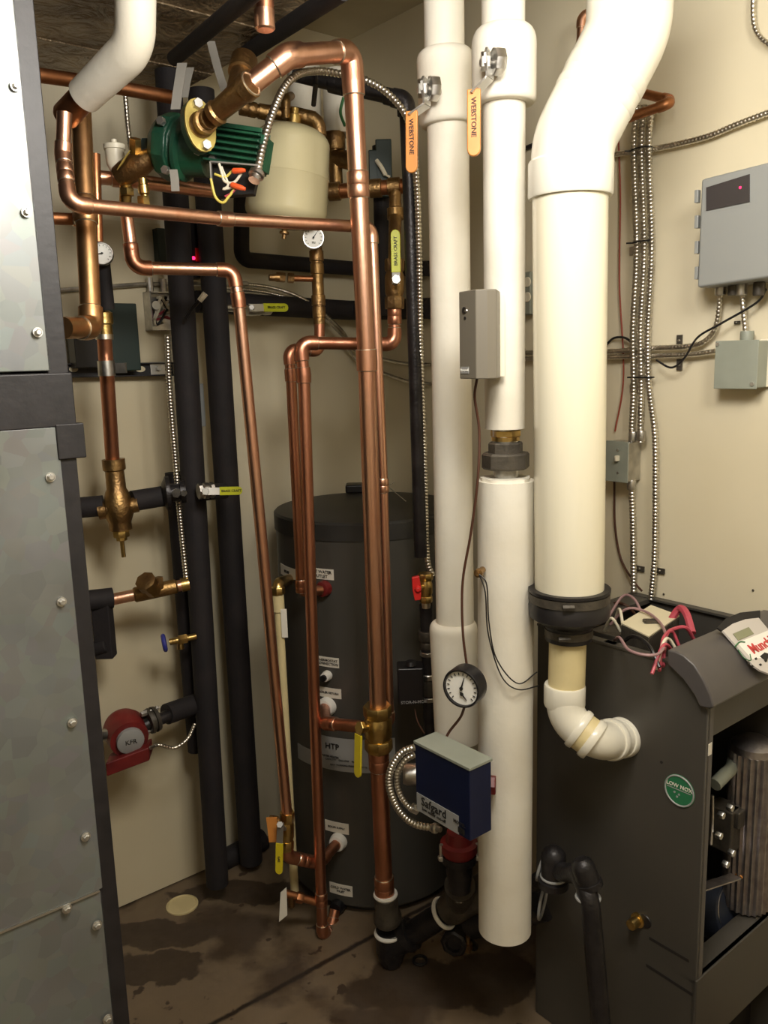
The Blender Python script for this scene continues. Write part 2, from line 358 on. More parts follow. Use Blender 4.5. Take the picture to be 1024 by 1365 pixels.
m_ = MB(); m_.box(C0 - B * LB, -A * LA, -B * TH, ZU * CH); struct('wall_front', m_, M['wall'])
# painted board fixed over the lower left wall
e0 = L(276, 1165); s_end = (e0 - LW0).dot(A)
m_ = MB(); p0 = LW0 + A * (s_end - 1.35); m_.box(V((p0.x, p0.y, .006)), A * 1.35, B * .04, ZU * 1.98); struct('trim_1', m_, M['board'])
# foil wrapped duct under the ceiling
q = on(150, 117, LW0 + B * .038, LN); zd = q.z
pr = Z(300, 88, zd); sA = (pr - C0).dot(A)
mb = MB(); o = C0 - A * LA * .98 + ZU * zd; mb.box(V((o.x, o.y, zd)), A * (LA * .98 + sA), -B * 1.75, ZU * (CH - zd))
t = Thing('foil_wrapped_duct', 'wide brown foil-wrapped duct filling the upper left corner under the ceiling', 'duct')
t.part('insulation_wrap', mb, M['foil'])
mb = MB(); e = C0 + A * sA + ZU * zd
for k in range(5):
    c = V((e.x, e.y, zd)) - B * (.2 + .33 * k); mb.box(c - A * 1.6 + V((0, 0, -.003)), A * 1.6, -B * .05, ZU * .004)
t.part('seam_tape', mb, M['foil']); t.done()

# ================================================================ AIR HANDLER CABINET (left)
E0 = P(90, 478, 1.32)
def U(px, py, o=0.0): return on(px, py, E0 + LN * o, LN)
t = Thing('air_handler_cabinet', 'tall galvanized metal cabinet with black frame at the left edge of the room', 'air handler')
top = zd - .01; W = .95
def ue(px): return (U(px, 478) - E0).dot(A)
pw = -ue(62)   # post width on face
mb = MB(); mb.box(V((E0.x, E0.y, 0)), -A * pw, B * .06, ZU * top); t.part('corner_post', mb, M['frame'], bevel=.002)
mb = MB(); mb.box(V((E0.x, E0.y, 0)) - A * W, A * .04, B * .06, ZU * top); t.part('corner_post', mb, M['frame'], bevel=.002)
zt = U(40, 498).z; zb = U(60, 575).z; zb = U(75, 570).z
mb = MB(); mb.box(V((E0.x, E0.y, zb)) - A * W + LN * .004, A * (W + .004), B * .06, ZU * (zt - zb)); t.part('cross_rail', mb, M['frame'], bevel=.003)
mb = MB(); mb.box(V((E0.x, E0.y, zb - .05)) + LN * .006 - A * .03, A * .044, B * .05, ZU * .055); t.part('corner_bracket', mb, M['frame'], bevel=.002)
mb = MB(); mb.box(V((E0.x, E0.y, zt + .003)) - A * (pw - .006), -A * (W - pw - .04), B * .03, ZU * (top - zt - .04)); t.part('upper_panel', mb, M['galv'], bevel=.002)
zj = U(65, 1213).z
mb = MB(); mb.box(V((E0.x, E0.y, zj)) - A * (pw - .006) + LN * .003, -A * (W - pw - .04), B * .03, ZU * (zb - zj + .002)); t.part('lower_panel', mb, M['galv'], bevel=.002)
mb = MB(); mb.box(V((E0.x, E0.y, .03)) - A * (pw - .006), -A * (W - pw - .04), B * .03, ZU * (zj - .033)); t.part('base_panel', mb, M['galv'], bevel=.002)
mb = MB(); mb.box(V((E0.x, E0.y, zj - .004)) - A * pw + LN * .004, -A * (W - pw - .04), B * .006, ZU * .004); t.part('panel_joint_strip', mb, M['zinc'])
mb = MB(); mb.box(V((E0.x, E0.y, .0)) - A * .01 + B * .05, -A * (W - .02), B * .6, ZU * top); t.part('housing', mb, M['frame'])
for (x, y) in ((20, 115), (35, 283), (50, 443), (67, 636), (82, 802), (96, 963), (114, 1115), (89, 1211), (129, 1233), (143, 1358)):
    c = U(x, y, .004); mb = MB(); r = mr(6.5, c); mb.lathe(c, LN, [(0, r), (.002, r)], 16); mb.lathe(c, LN, [(.002, r * .7), (.007, r * .66), (.008, r * .5)], 6)
    t.part('hex_screw', mb, M['zinc'])
t.done()

# ================================================================ WATER TANK
TC = V((-.055, 2.455, 0)); TR = .268
ztop = P(478, 672, TC.y - .1).z
ztop = P(352, 678, TC.y).z
t = Thing('hot_water_tank', 'tall dark grey cylindrical hot water tank standing in the corner', 'water tank')
mb = MB(); mb.lathe(TC, ZU, [(.0, TR - .03), (.03, TR - .03), (.03, TR), (ztop - .05, TR)], 72); body = t.part('jacket', mb, M['tank'])
mb = MB(); mb.lathe(TC, ZU, [(ztop - .05, TR + .004), (ztop - .006, TR + .004), (ztop, TR - .002), (ztop + .012, TR - .12), (ztop + .014, .001)], 72); t.part('lid', mb, M['tanklid'])
c = Z(482, 655, ztop + .014); mb = MB(); mb.cbox(c + ZU * .012, V((.05, 0, 0)), V((0, .03, 0)), ZU * .014); t.part('access_cover', mb, M['black'], bevel=.006)
def onT(px, py, o=0.0):
    d = ray(px, py); a = d.x ** 2 + d.y ** 2; R2 = TR + o; bx, by = CAM.x - TC.x, CAM.y - TC.y
    b = 2 * (bx * d.x + by * d.y); c = bx * bx + by * by - R2 * R2; k = (-b - math.sqrt(max(0, b * b - 4 * a * c))) / (2 * a); return CAM + d * k
def nT(p): return V((p.x - TC.x, p.y - TC.y, 0)).normalized()
def tlabel(x0, y0, x1, y1, s, m='label', nm='label_sticker', size=.010, dz=0):
    a = onT(x0, (y0 + y1) / 2); b = onT(x1, (y0 + y1) / 2); zt = onT((x0 + x1) / 2, y0).z; zb = onT((x0 + x1) / 2, y1).z
    t0 = math.atan2(a.y - TC.y, a.x - TC.x); t1 = math.atan2(b.y - TC.y, b.x - TC.x); n = 6; mb = MB(); vs = []
    for k in range(n + 1):
        w = t0 + (t1 - t0) * k / n
        for rr in (TR - .002, TR + .0012):
            for z in (zb, zt): vs.append(V((TC.x + rr * math.cos(w), TC.y + rr * math.sin(w), z)))
    fs = []
    for k in range(n):
        i = k * 4; j = i + 4; fs += [(i + 2, j + 2, j + 3, i + 3), (i, i + 1, j + 1, j), (i + 1, i + 3, j + 3, j + 1), (i, j, j + 2, i + 2)]
    fs += [(0, 2, 3, 1), (n * 4, n * 4 + 1, n * 4 + 3, n * 4 + 2)]
    mb.add(vs, fs); lb = t.part(nm, mb, M[m])
    if s:
        w = (t0 + t1) / 2; nn = V((math.cos(w), math.sin(w), 0)); c = TC + nn * (TR + .0016); c.z = (zt + zb) / 2 + dz
        t.part('lettering', text_mb(s, c, ZU.cross(nn), ZU, size), M['ink'], of=lb)
    return lb
tlabel(375, 756, 395, 770, 'RELIEF', size=.011)
tlabel(412, 758, 445, 772, 'HOT WATER\nOUTLET', size=.012)
tlabel(423, 876, 452, 889, 'THERMOSTAT\nCONNECTION', size=.010)
tlabel(424, 917, 455, 930, 'BOILER RETURN', size=.0085)
tlabel(434, 1096, 465, 1110, 'BOILER SUPPLY', size=.008)
tlabel(440, 1179, 470, 1193, 'COLD WATER\nINLET', size=.010)
tlabel(398, 998, 425, 1018, '', 'silverlabel')
lb = tlabel(422, 986, 527, 1030, '', 'silverlabel', 'rating_plate')
for (px, py, s, z) in ((443, 995, 'HTP', .024), (440, 1008, 'WATER HEATER', .008), (458, 1014, 'CAPACITY    GALLONS    PRESSURE', .007), (465, 1021, 'MAX WORKING PRESSURE  150 PSI', .007)):
    p = onT(px, py, .0016); n = nT(p); t.part('lettering', text_mb(s, p + n * .001, ZU.cross(n), ZU, z), M['ink'], of=lb)
def nipple(px, py, r, m, tip=None):
    p = onT(px, py); n = nT(p); mb = MB(); rr = mr(r, p); mb.lathe(p - n * .01, n, [(0, rr * .98), (.018, rr), (.03, rr * .85), (.032, rr * .5)], 24); t.part('port_collar', mb, M[m]); return p + n * .02, n
p1, n1 = nipple(437, 941, 13, 'white'); p2, n2 = nipple(452, 1121, 12, 'white'); p3, n3 = nipple(433, 784, 11, 'red'); p4, n4 = nipple(451, 1207, 10, 'black'); 
p, n = nipple(437, 900, 7, 'white'); mb = MB(); mb.lathe(p, n, [(0, .009), (.01, .009)], 16); t.part('plug', mb, M['black'])
mb = MB(); mb.tube([Z(517, 648, ztop + .02), Z(541, 668, ztop + .018)], .0012, 6); mb.tube([Z(517, 648, ztop + .03), Z(526, 643, ztop + .02)], .0012, 6); t.part('loose_wire', mb, M['zinc'])
t.done()

# ================================================================ COPPER PIPING
Ym = 1.97
# main riser with gooseneck
t = pipe('copper_pipe', 'thickest copper pipe bending down at top and running full height in front of tank', 'pipe',
     [P(310, 132, 1.68), P(384, 74, 1.70), P(468, 68, 1.86), P(471, 110, 1.86), P(489, 480, 1.9), P(504, 945, 1.93)], 13, 'copper', group=None, bend=1.5, rat=3, coup=[(3, .35)])
t.done()
t = pipe('copper_pipe', 'short thick copper pipe below the yellow lever valve in front of the tank', 'pipe', [P(504, 985, 1.93), P(513, 1195, 1.97)], 12, 'copper_red', coup=[(0, .12), (0, .93)]); t.done()
# pipe A: from left elbow across, down beside main pipe to the tank
t = pipe('copper_pipe', 'copper pipe running across below the cream expansion tank then down behind the main riser', 'pipe',
     [P(86, 150, 1.62), P(84, 205, 1.62), P(92, 272, 1.58), P(300, 292, 1.80), P(495, 303, 1.98), P(497, 340, 1.98), P(510, 640, 1.99), P(519, 966, 2.0), P(488, 966, 2.0)], 9.6, 'copper', bend=1.6, coup=[(1, .4), (6, .02)]); t.done()
# tank return stub, from union to white collar
t = pipe('copper_pipe', 'short level copper pipe from the yellow lever valve to the upper white tank port', 'pipe', [P(484, 969, 1.98), P(434, 964, 2.07), p1], 8.5, 'copper_red', coup=[(0, .85)]); t.done()
# pipe 2: wide vertical pair partner at far left
t = pipe('copper_pipe', 'wide vertical copper pipe at far left ending in an elbow behind the black cabinet frame', 'pipe',
     [P(108, 150, 1.78), P(113, 260, 1.73), P(122, 437, 1.66), P(84, 437, 1.56)], 13.5, 'copper_gold', fit='copper_gold', bend=1.2, rat=1, coup=[(1, .12)]); t.done()
t = pipe('copper_pipe', 'dark copper pipe crossing under the foil duct behind the white elbow', 'pipe', [P(50, 100, 1.78), P(120, 110, 1.86), P(231, 130, 1.98)], 9.5, 'copper_dull', bend=2); t.done()
t = pipe('copper_pipe', 'narrow upright copper pipe just right of the wide far-left one', 'pipe', [P(127, 205, 1.9), P(131, 322, 1.9)], 6.5, 'copper_dull'); t.done()
t = pipe('copper_pipe', 'level blotchy copper pipe passing below the green pump', 'pipe', [P(128, 236, 1.92), P(160, 239, 1.94), P(290, 256, 2.02)], 9.2, 'copper'); t.done()
t = pipe('copper_pipe', 'stub of copper pipe entering at the cabinet edge under the crossing pipe', 'pipe', [P(66, 291, 1.75), P(118, 293, 1.78)], 8, 'copper_dull', coup=[(0, .8)]); t.done()
# pipe C
t = pipe('copper_pipe', 'copper pipe stepping right below the wire-filled box then slanting down left of the tank', 'pipe',
     [P(167, 272, 1.93), P(178, 357, 1.93), P(311, 360, 2.0), P(318, 400, 2.0), P(347, 700, 2.02), P(383, 1088, 2.05)], 8.6, 'copper', fit='copper_red', bend=1.8, coup=[(0, .75)]); t.done()
# pipe D
t = pipe('copper_pipe', 'copper pipe from upright lime lever valve, across, then down in front of tank to floor', 'pipe',
     [P(526, 405, 2.12), P(526, 459, 2.12), P(400, 457, 2.05), P(405, 500, 2.05), P(418, 900, 2.07), P(430, 1243, 2.10), P(440, 1243, 2.16), p4], 8.2, 'copper_red', bend=1.5, coup=[(0, .3), (4, .86)], fit='copper_red'); t.done()
# pipe E
t = pipe('copper_pipe', 'copper pipe below the dial gauge, turning down beside its twin to the red tank port', 'pipe',
     [P(426, 425, 2.2), P(426, 468, 2.2), P(385, 466, 2.14), P(388, 500, 2.14), P(402, 789, 2.16), p3], 7.0, 'copper_red', bend=1.5, coup=[(3, .97)]); t.done()
# vertical bronze column with gauge
t = Thing('gauge_riser', 'tarnished bronze upright pipe with unions below the small dial gauge', 'pipe')
a, b = P(421, 318, 2.2), P(426, 432, 2.2); r = mr(8, a); d = (b - a)
mb = MB(); mb.tube([a, b], r, 18); t.part('pipe', mb, M['bronze'])
for f, w in ((.2, 1.2), (.35, 1.15), (.72, 1.18), (.86, 1.12)):
    mb = MB(); c = a + d * f; dn = d.normalized(); mb.lathe(c, dn, [(-r * .9, r * 1.02), (-r * .8, r * w), (r * .8, r * w), (r * .9, r * 1.02)], 20); t.part('coupling', mb, M['bronze'])
mb = MB(); mb.tube([P(423, 372, 2.2), P(384, 371, 2.18)], mr(4, a), 12); t.part('side_branch', mb, M['copper_dull'])
mb = MB(); p = P(392, 371, 2.18); hexprof(mb, p, P(365, 369, 2.17) - p, 0, .016, mr(6.5, a)); hexprof(mb, p, P(365, 369, 2.17) - p, .022, .045, mr(6.5, a)); mb.lathe(P(372, 370, 2.17), P(357, 370, 2.16) - P(372, 370, 2.17), [(0, .010), (.025, .008)], 12); t.part('drain_fitting', mb, M['bronze'])
t.done()
def dial(name, label, c, n, r, depth=.014, rimm='steel', facem='white', hand=60, upv=ZU, marks=12, sub=None, txt=None):
    t = Thing(name, label, 'gauge'); n = n.normalized(); rgt = upv.cross(n).normalized(); u = n.cross(rgt)
    mb = MB(); mb.lathe(c - n * depth, n, [(0, r * .92), (depth * .1, r), (depth * 1.05, r), (depth * 1.2, r * .96), (depth * 1.2, r * .88), (depth * .95, r * .86)], 36, caps=False); mb.lathe(c - n * depth, n, [(0, .001), (.0001, r * .92)], 36, caps=False); case = t.part('case', mb, M[rimm])
    mb = MB(); mb.lathe(c - n * .001, n, [(0, r * .87), (.0012, r * .87)], 36); t.part('face', mb, M[facem])
    mb = MB(); f = c + n * .0014
    for k in range(marks):
        w = math.radians(225 - 270 * k / (marks - 1)); d = rgt * math.cos(w) + u * math.sin(w); s = V(d).cross(n) * r * .02; mb.box(f + d * r * .66 - s, d * r * .13, s * 2, n * .0006)
    if marks: t.part('scale', mb, M['ink'])
    def nd(ang, o, ln):
        w = math.radians(ang); d = rgt * math.cos(w) + u * math.sin(w); s = d.cross(n) * r * .05; mb = MB(); mb.prism([o - s - d * r * .12, o + s - d * r * .12, o + s * .3 + d * r * ln, o - s * .3 + d * r * ln], n * .0012); mb.lathe(o, n, [(0, r * .09), (.002, r * .09)], 12); t.part('needle', mb, M['ink'])
    nd(hand, c + n * .003, .6)
    if sub is not None: nd(sub, c - u * r * .3 + n * .002, .38)
    if txt:
        t.part('lettering', text_mb(txt[0], c - u * r * .45 + n * .0016, rgt, u, r * txt[1]), M['ink'])
    return t
v = V((0.05, -1, .05))
t = dial('pressure_gauge', 'small white dial pressure gauge on the bronze riser under the expansion tank', P(418, 317, 2.14), v, mr(14.5, P(418, 317, 2.14)), hand=55, txt=('PSI', .28)); mb = MB(); mb.tube([P(419, 317, 2.155), P(420, 318, 2.2)], .008, 10); t.part('stem', mb, M['brass']); t.done()
t = dial('dial_thermometer', 'white dial thermometer beside the wide far-left copper pipe', P(136, 338, 1.98), V((.25, -1, .1)), mr(14.5, P(136, 338, 2.0)), hand=190); mb = MB(); mb.tube([P(136, 338, 1.99), P(128, 338, 2.1)], .006, 10); t.part('stem', mb, M['brass']); t.done()

# upper-left: white bent pipe
t = Thing('insulated_elbow_pipe', 'fat white insulated pipe bending down from the ceiling at top left', 'pipe')
pts = [P(181, -60, 1.55), P(180, 62, 1.58), P(112, 128, 1.66)]; r = mr(26.5, pts[1]); path, _ = fillet(pts, r * 1.7, 12)
mb = MB(); mb.sweep(path, [r] * (len(path) - 1) + [r * .9], 32); t.part('jacket', mb, M['insul'])
q0, q1 = P(116, 124, 1.655), P(84, 158, 1.69); mb = MB(); dd = q1 - q0; mb.lathe(q0, dd, [(0, r * .7), (dd.length * .9, r * .72), (dd.length, r * .6)], 24); t.part('bare_fitting', mb, M['copper_dull'], label='bare brown fitting end')
t.done()
# stub at top
t = pipe('copper_pipe', 'short capped copper stub hanging at the top centre-left', 'pipe', [P(353, -40, 1.6), P(353, 34, 1.6)], 12, 'copper_red', rat=1); mb = MB(); c = P(353, 30, 1.6); mb.lathe(c, -ZU, [(-.02, mr(13.5, c)), (.01, mr(13.5, c)), (.013, mr(11, c))], 20); t.part('end_cap', mb, M['copper']); t.done()

# bronze tee and pump flange
t = Thing('bronze_tee', 'cast bronze tee joining the green pump to the thick copper gooseneck', 'pipe fitting')
a, b = P(284, 154, 1.71), P(334, 112, 1.66); d = (b - a).normalized(); r = mr(15.5, a); l = (b - a).length
mb = MB(); mb.lathe(a, d, [(0, r * 1.0), (l * .12, r * 1.08), (l * .16, r * .9), (l * .5, r * .96), (l * .8, r), (l * .82, r * 1.14), (l, r * 1.14), (l * 1.01, r)], 24); t.part('run', mb, M['bronze'])
mb = MB(); p = a.lerp(b, .62); qd = P(326, 80, 1.74); dd = (qd - p); mb.lathe(p, dd, [(0, r * .9), (dd.length * .6, r * .95), (dd.length * .62, r * 1.15), (dd.length, r * 1.15), (dd.length * 1.01, r * .9)], 24); t.part('branch', mb, M['bronze'])
mb = MB(); mb.ring(b + d * .001, d, r * .98, r * .09, 0); t.part('solder_ring', mb, M['solder']); t.done()

# ---- green circulator pump
t = Thing('circulator_pump', 'dark green circulator pump with finned motor hanging at upper left', 'pump')
pc = P(228, 196, 1.870); ax = (P(352, 213, 1.830) - P(240, 196, 1.870)).normalized(); r = mr(43, pc)
mb = MB(); mb.lathe(pc - ax * r * .55, ax, [(0, r * .35), (r * .08, r * .66), (r * .35, r * .95), (r * .5, r * 1.0), (r * .78, r * 1.0), (r * .82, r * .86), (r * .95, r * .86)], 10, rot=.3); t.part('volute', mb, M['green'], sharp=25, bevel=.004)
mb = MB(); mb.lathe(pc + ax * r * .42, ax, [(0, r * .95), (r * .12, r * .95), (r * .2, r * .8), (r * .9, r * .72)], 24); t.part('motor_bracket', mb, M['green'])
n_ = (V((0, -1, 0)) - ax * ax.dot(V((0, -1, 0)))).normalized(); u_ = n_.cross(ax).normalized(); 
if u_.z < 0: u_ = -u_
mc = P(283, 196, 1.830); ml = (P(352, 206, 1.810) - mc).length; hh = mr(23, mc)
mb = MB(); mb.box(mc - u_ * hh - n_ * hh, ax * ml, u_ * hh * 2, n_ * hh * 1.6)
for k in range(6): mb.box(mc + u_ * (hh * (-.95 + .34 * k)) - n_ * hh, ax * ml, u_ * hh * .13, n_ * hh * 2.05)
for k in range(5): mb.box(mc + u_ * hh + n_ * hh * (-.7 + .34 * k), ax * ml, u_ * hh * .25, n_ * hh * .1)
mb.cbox(mc + ax * (ml + .004), ax * .004, u_ * hh * .9, n_ * hh * .8)
t.part('finned_motor', mb, M['green'], bevel=.0012)
f0 = P(266, 168, 1.765); fd = (P(300, 141, 1.665) - P(266, 166, 1.765)).normalized(); fu = (P(275, 196, 1.765) - P(262, 140, 1.765)).normalized(); fu = (fu - fd * fu.dot(fd)).normalized(); fr = fd.cross(fu)
def diamond(c, rr, th):
    pts = []
    for k in range(28):
        w = 2 * math.pi * k / 28; R_ = rr * (.66 + .34 * abs(math.cos(w)) ** 3); pts.append(c + fu * R_ * math.cos(w) + fr * R_ * math.sin(w) * .95)
    return pts
rr = mr(34, f0)
mb = MB(); mb.prism(diamond(f0, rr, 0), fd * .007); t.part('flange', mb, M['yellowpaint'], label='yellow plated flange', bevel=.001)
mb = MB(); mb.prism(diamond(f0 - fd * .02, rr, 0), fd * .018); t.part('flange', mb, M['green'], bevel=.001)
mb = MB(); mb.lathe(f0 + fd * .006, fd, [(0, rr * .5), (.006, rr * .5), (.01, rr * .42), (.018, rr * .42), (.02, rr * .46), (.03, rr * .46), (.032, rr * .36), (.045, rr * .36)], 24); t.part('flange_nut', mb, M['bronze'])
for s in (-1, 1):
    mb = MB(); c = f0 + fu * rr * .76 * s; hexprof(mb, c, fd, .006, .018, rr * .2); mb.lathe(c, fd, [(-.03, rr * .1), (.01, rr * .1)], 10); hexprof(mb, c - fd * .034, fd, 0, .012, rr * .2); t.part('flange_bolt', mb, M['zinc'])
for (x, y) in ((217, 163), (223, 228), (286, 214)):
    mb = MB(); c = P(x, y, 1.810); hexprof(mb, c, V((-.3, -1, .1)), 0, .012, .009); t.part('housing_bolt', mb, M['zinc'])
# terminal box frame under the motor with wires
j = [P(281, 216, 1.790), P(345, 221, 1.770), P(341, 232, 1.770), P(284, 268, 1.790)]
mb = MB(); mb.prism([P(282, 217, 1.810), P(346, 222, 1.790), P(338, 258, 1.800), P(284, 262, 1.820)], V((0, .03, 0))); tb = t.part('terminal_box', mb, M['dark'])
mb = MB()
for q0, q1 in ((P(281, 216, 1.790), P(345, 221, 1.770)), (P(281, 216, 1.790), P(283, 250, 1.800))): bar(mb, q0, q1, V((0, -.006, 0)), .003, 0, False)
t.part('box_rim', mb, M['zinc'], of=tb)
for cc, m, ww in (([(281, 238), (287, 262), (297, 270), (305, 262), (314, 250)], 'wire_yellow', 1.8), ([(292, 218), (296, 232), (300, 242), (312, 243), (322, 231)], 'wire_white', 1.8), ([(286, 232), (300, 236), (310, 228), (322, 226)], 'wire_yellow', 1.6), ([(300, 262), (308, 258), (316, 250), (321, 247)], 'wire_pink', 1.6), ([(295, 222), (304, 246), (298, 252), (318, 248)], 'wire_white', 1.6)):
    mb = MB(); mb.tube(smooth([P(x, y, 1.770) for x, y in cc]), mr(ww, P(300, 240, 1.770)), 8); t.part('wire', mb, M[m], of=tb)
for (x0, y0, x1, y1) in ((310, 228, 327, 227), (308, 246, 327, 252)):
    mb = MB(); a, b = P(x0, y0, 1.765), P(x1, y1, 1.760); rr2 = mr(4, a); mb.lathe(a, b - a, [(0, rr2 * .7), (.003, rr2), ((b - a).length * .75, rr2 * .85), ((b - a).length, rr2 * .55)], 10); t.part('wire_nut', mb, M['orange'], of=tb)
t.done()
# pump hanger straps
for i, (pp, lab) in enumerate((([(243, 84), (237, 122), (234, 146)], 'flat steel hanger strap left of the green pump flange'), ([(231, 226), (233, 238), (234, 255)], 'short steel strap end below the green pump'), ([(281, 55), (290, 90), (300, 122)], 'slanted flat steel strap behind the bronze tee'), ([(254, 90), (249, 110), (246, 130)], 'second flat steel strap just behind the pump hanger strap'))):
    Y = (1.84, 1.80, 1.92, 1.9)[i]; mb = MB(); w = mr((6.5, 5.5, 5.5, 5)[i], P(*pp[0], Y))
    for k in range(2): bar(mb, P(*pp[k], Y), P(*pp[k + 1], Y), V((w, 0, 0)), .002, 0, False)
    o = solo('hanger_strap', mb, M['strap'], lab, 'strap', 'steel hanger straps around the green pump')

# ---- expansion tank
t = Thing('expansion_tank', 'cream enamelled expansion tank hanging behind the flexible conduit', 'expansion tank')
a, b = P(392, 157, 2.12), P(379, 312, 2.12); d = (b - a).normalized(); l = (b - a).length; r = mr(55, P(385, 240, 2.12))
prof = []
for k in range(9): w = math.pi / 2 * k / 8; prof.append((l * .07 + l * .16 * (1 - math.cos(w)), r * (.12 + .80 * math.sin(w)) if k else r * .1))
prof = [(l * .04, r * .10)] + [(l * .06 + l * .17 * (1 - math.cos(math.pi / 2 * k / 8)), r * .92 * (math.sin(math.pi / 2 * k / 8) ** .8)) for k in range(1, 9)] + [(l * .49, r * .96), (l * .5, r * .975), (l * .51, r * .96)] + [(l * .8, r * 1.0)] + [(l * .8 + l * .15 * math.sin(math.pi / 2 * k / 6), r * (math.cos(math.pi / 2 * k / 6) ** .7)) for k in range(1, 6)] + [(l * .955, r * .15)]
mb = MB(); mb.lathe(a, d, prof, 48); t.part('shell', mb, M['beige'])
mb = MB(); mb.lathe(a + d * l * .93, d, [(0, .007), (.012, .007), (.013, .012), (.018, .012), (.02, .006), (.03, .005)], 12); t.part('air_valve', mb, M['bronze'])
mb = MB(); mb.lathe(a + d * l * -.08, d, [(0, .01), (l * .05, .01), (l * .06, .017), (l * .15, .018)], 12); t.part('threaded_neck', mb, M['brass'])
t.done()
t = pipe('bronze_pipe', 'tarnished bronze line over the cream expansion tank', 'pipe', [P(320, 143, 2.1), P(355, 150, 2.12), P(395, 153, 2.14), P(424, 160, 2.14), P(427, 195, 2.14)], 8.5, 'bronze', coup=[(0, .3), (2, .5)], ring=None); t.done()
t = pipe('bronze_pipe', 'small bronze elbow rising from the neck of the expansion tank', 'pipe', [P(381, 158, 2.11), P(381, 132, 2.11), P(388, 128, 2.2)], 5.5, 'bronze', ring=None); t.done()

# ---- air vent and brass valve cluster
t = Thing('air_vent', 'pale metal float air vent left of the green pump', 'air vent'); c = P(155, 228, 1.92); r = mr(14, c); h = P(155, 193, 1.92).z - c.z
mb = MB(); mb.lathe(c, ZU, [(0, r * .55), (h * .25, r * .85), (h * .8, r * .9), (h * .82, r), (h * 1.0, r), (h * 1.03, r * .8)], 28); t.part('body', mb, M['whiteplastic']); mb = MB(); mb.lathe(c, ZU, [(h * 1.03, r * .28), (h * 1.2, r * .28)], 12); t.part('cap', mb, M['whiteplastic']); t.done()
t = Thing('brass_zone_valve', 'brass and copper valve body with yellowish lever left of the green pump', 'valve')
c = P(184, 222, 1.88); r = mr(17, c)
mb = MB(); mb.lathe(P(158, 236, 1.88), P(205, 208, 1.86) - P(158, 236, 1.88), [(0, r * .8), (.02, r * .95), (.05, r), (.075, r * .8), (.095, r * .6)], 20); t.part('body', mb, M['bronze'])
mb = MB(); hexprof(mb, P(180, 205, 1.86), V((.2, -.4, .9)), 0, .03, r * .5); t.part('bonnet', mb, M['brass'])
mb = MB(); bar(mb, P(160, 222, 1.84), P(172, 202, 1.84), V((.007, 0, .007)), .004); t.part('lever', mb, M['yellowpaint'])
mb = MB(); mb.prism([P(180, 214, 1.88), P(206, 208, 1.88), P(196, 184, 1.88), P(189, 184, 1.88)], V((0, .02, 0))); t.part('actuator', mb, M['darkgreen'])
mb = MB(); q0 = P(168, 238, 1.88); mb.tube([q0, P(167, 276, 1.9)], mr(8, q0), 16); hexprof(mb, q0, -ZU, .02, .035, mr(10, q0)); t.part('outlet', mb, M['brass']); t.done()
t = Thing('brass_drain_cock', 'small shiny brass capped fitting above the crossing copper pipe', 'fitting'); q0 = P(190, 238, 1.84); r = mr(6, q0)
mb = MB(); mb.lathe(q0, -ZU + V((.05, 0, 0)), [(0, r), (.012, r), (.014, r * 1.2), (.03, r * 1.2), (.033, r * .8), (.04, r * .8)], 16); t.part('body', mb, M['brass']); mb = MB(); hexprof(mb, P(191, 262, 1.84), -ZU, 0, .02, r * 1.5); t.part('cap', mb, M['brass']); t.done()

# ================================================================ LEFT WALL: black insulated runs
def foamv(lab, x0, y0, x1, y1, Y, r, grp='upright black foam-insulated pipes by the left wall', m='foam'):
    mb = MB(); a, b = P(x0, y0, Y), P(x1, y1, Y); b = V((b.x, b.y, max(b.z, .003))); mb.tube([a, b], mr(r, a), 20); return solo('insulated_pipe', mb, M[m], lab, 'pipe', grp)
foamv('black foam-insulated upright pipe nearest the cream board, from pump to floor', 224, 95, 290, 1178, 2.27, 17.5)
foamv('black foam-insulated upright pipe between the board pipe and the tank', 268, 120, 335, 1148, 2.43, 17.5)
foamv('narrower dark upright pipe behind the first black foam pipe', 232, 630, 262, 1000, 2.33, 12)
def CN(py, o):
    p = C0 - A * o * 1.3 - B * o * 1.3; lo, hi = 0.0, CH
    for _ in range(40):
        m = (lo + hi) / 2; q = V((p.x, p.y, m))
        if proj(q)[1] > py: lo = m
        else: hi = m
    return V((p.x, p.y, lo))
def foamh(lab, pts, r, m='foam', nm='insulated_pipe', bend=1.2):
    path, _ = fillet(pts, mr(r, pts[0]) * bend); mb = MB(); mb.tube(path, mr(r, pts[0]), 20); return solo(nm, mb, M[m], lab, 'pipe', None)
foamh('upper level black insulated wall pipe behind the small dial gauge, dropping at its left end', [L(322, 250, .03), L(322, 346, .03), CN(358, .03), R(572, 358, .03)], 10.5)
foamh('thick level black insulated pipe on the wall behind the lime lever valves', [L(262, 402, .04), CN(414, .05), R(574, 411, .05)], 14.5)
foamh('low black insulated pipe along the foot of the left wall behind the board', [L(292, 1150, .02), L(352, 1118, .02)], 14)
foamh('black insulated overhead pipe nearer the white elbow', [P(352, -22, 1.5), P(232, 78, 1.95)], 12.5, bend=1)
foamh('black insulated overhead pipe above the copper gooseneck', [P(458, -14, 1.65), P(330, 70, 2.15)], 13.5)
foamh('black foam stub from the cabinet to the bronze balancing valve', [P(92, 678, 2.1), P(138, 674, 2.12)], 14, bend=1)
foamh('black foam pipe from the bronze balancing valve toward the upright pipes', [P(176, 668, 2.14), P(226, 660, 2.2)], 14)
foamh('black foam pipe between the two uprights carrying the lime lever', [P(268, 657, 2.24), P(300, 654, 2.3)], 11)
t = Thing('insulated_tee', 'black foam tee with downward leg beside the cabinet', 'pipe'); q0, q1 = P(104, 802, 2.1), P(150, 797, 2.14); mb = MB(); mb.tube([q0, q1], mr(14, q0), 20); t.part('run', mb, M['foam'])
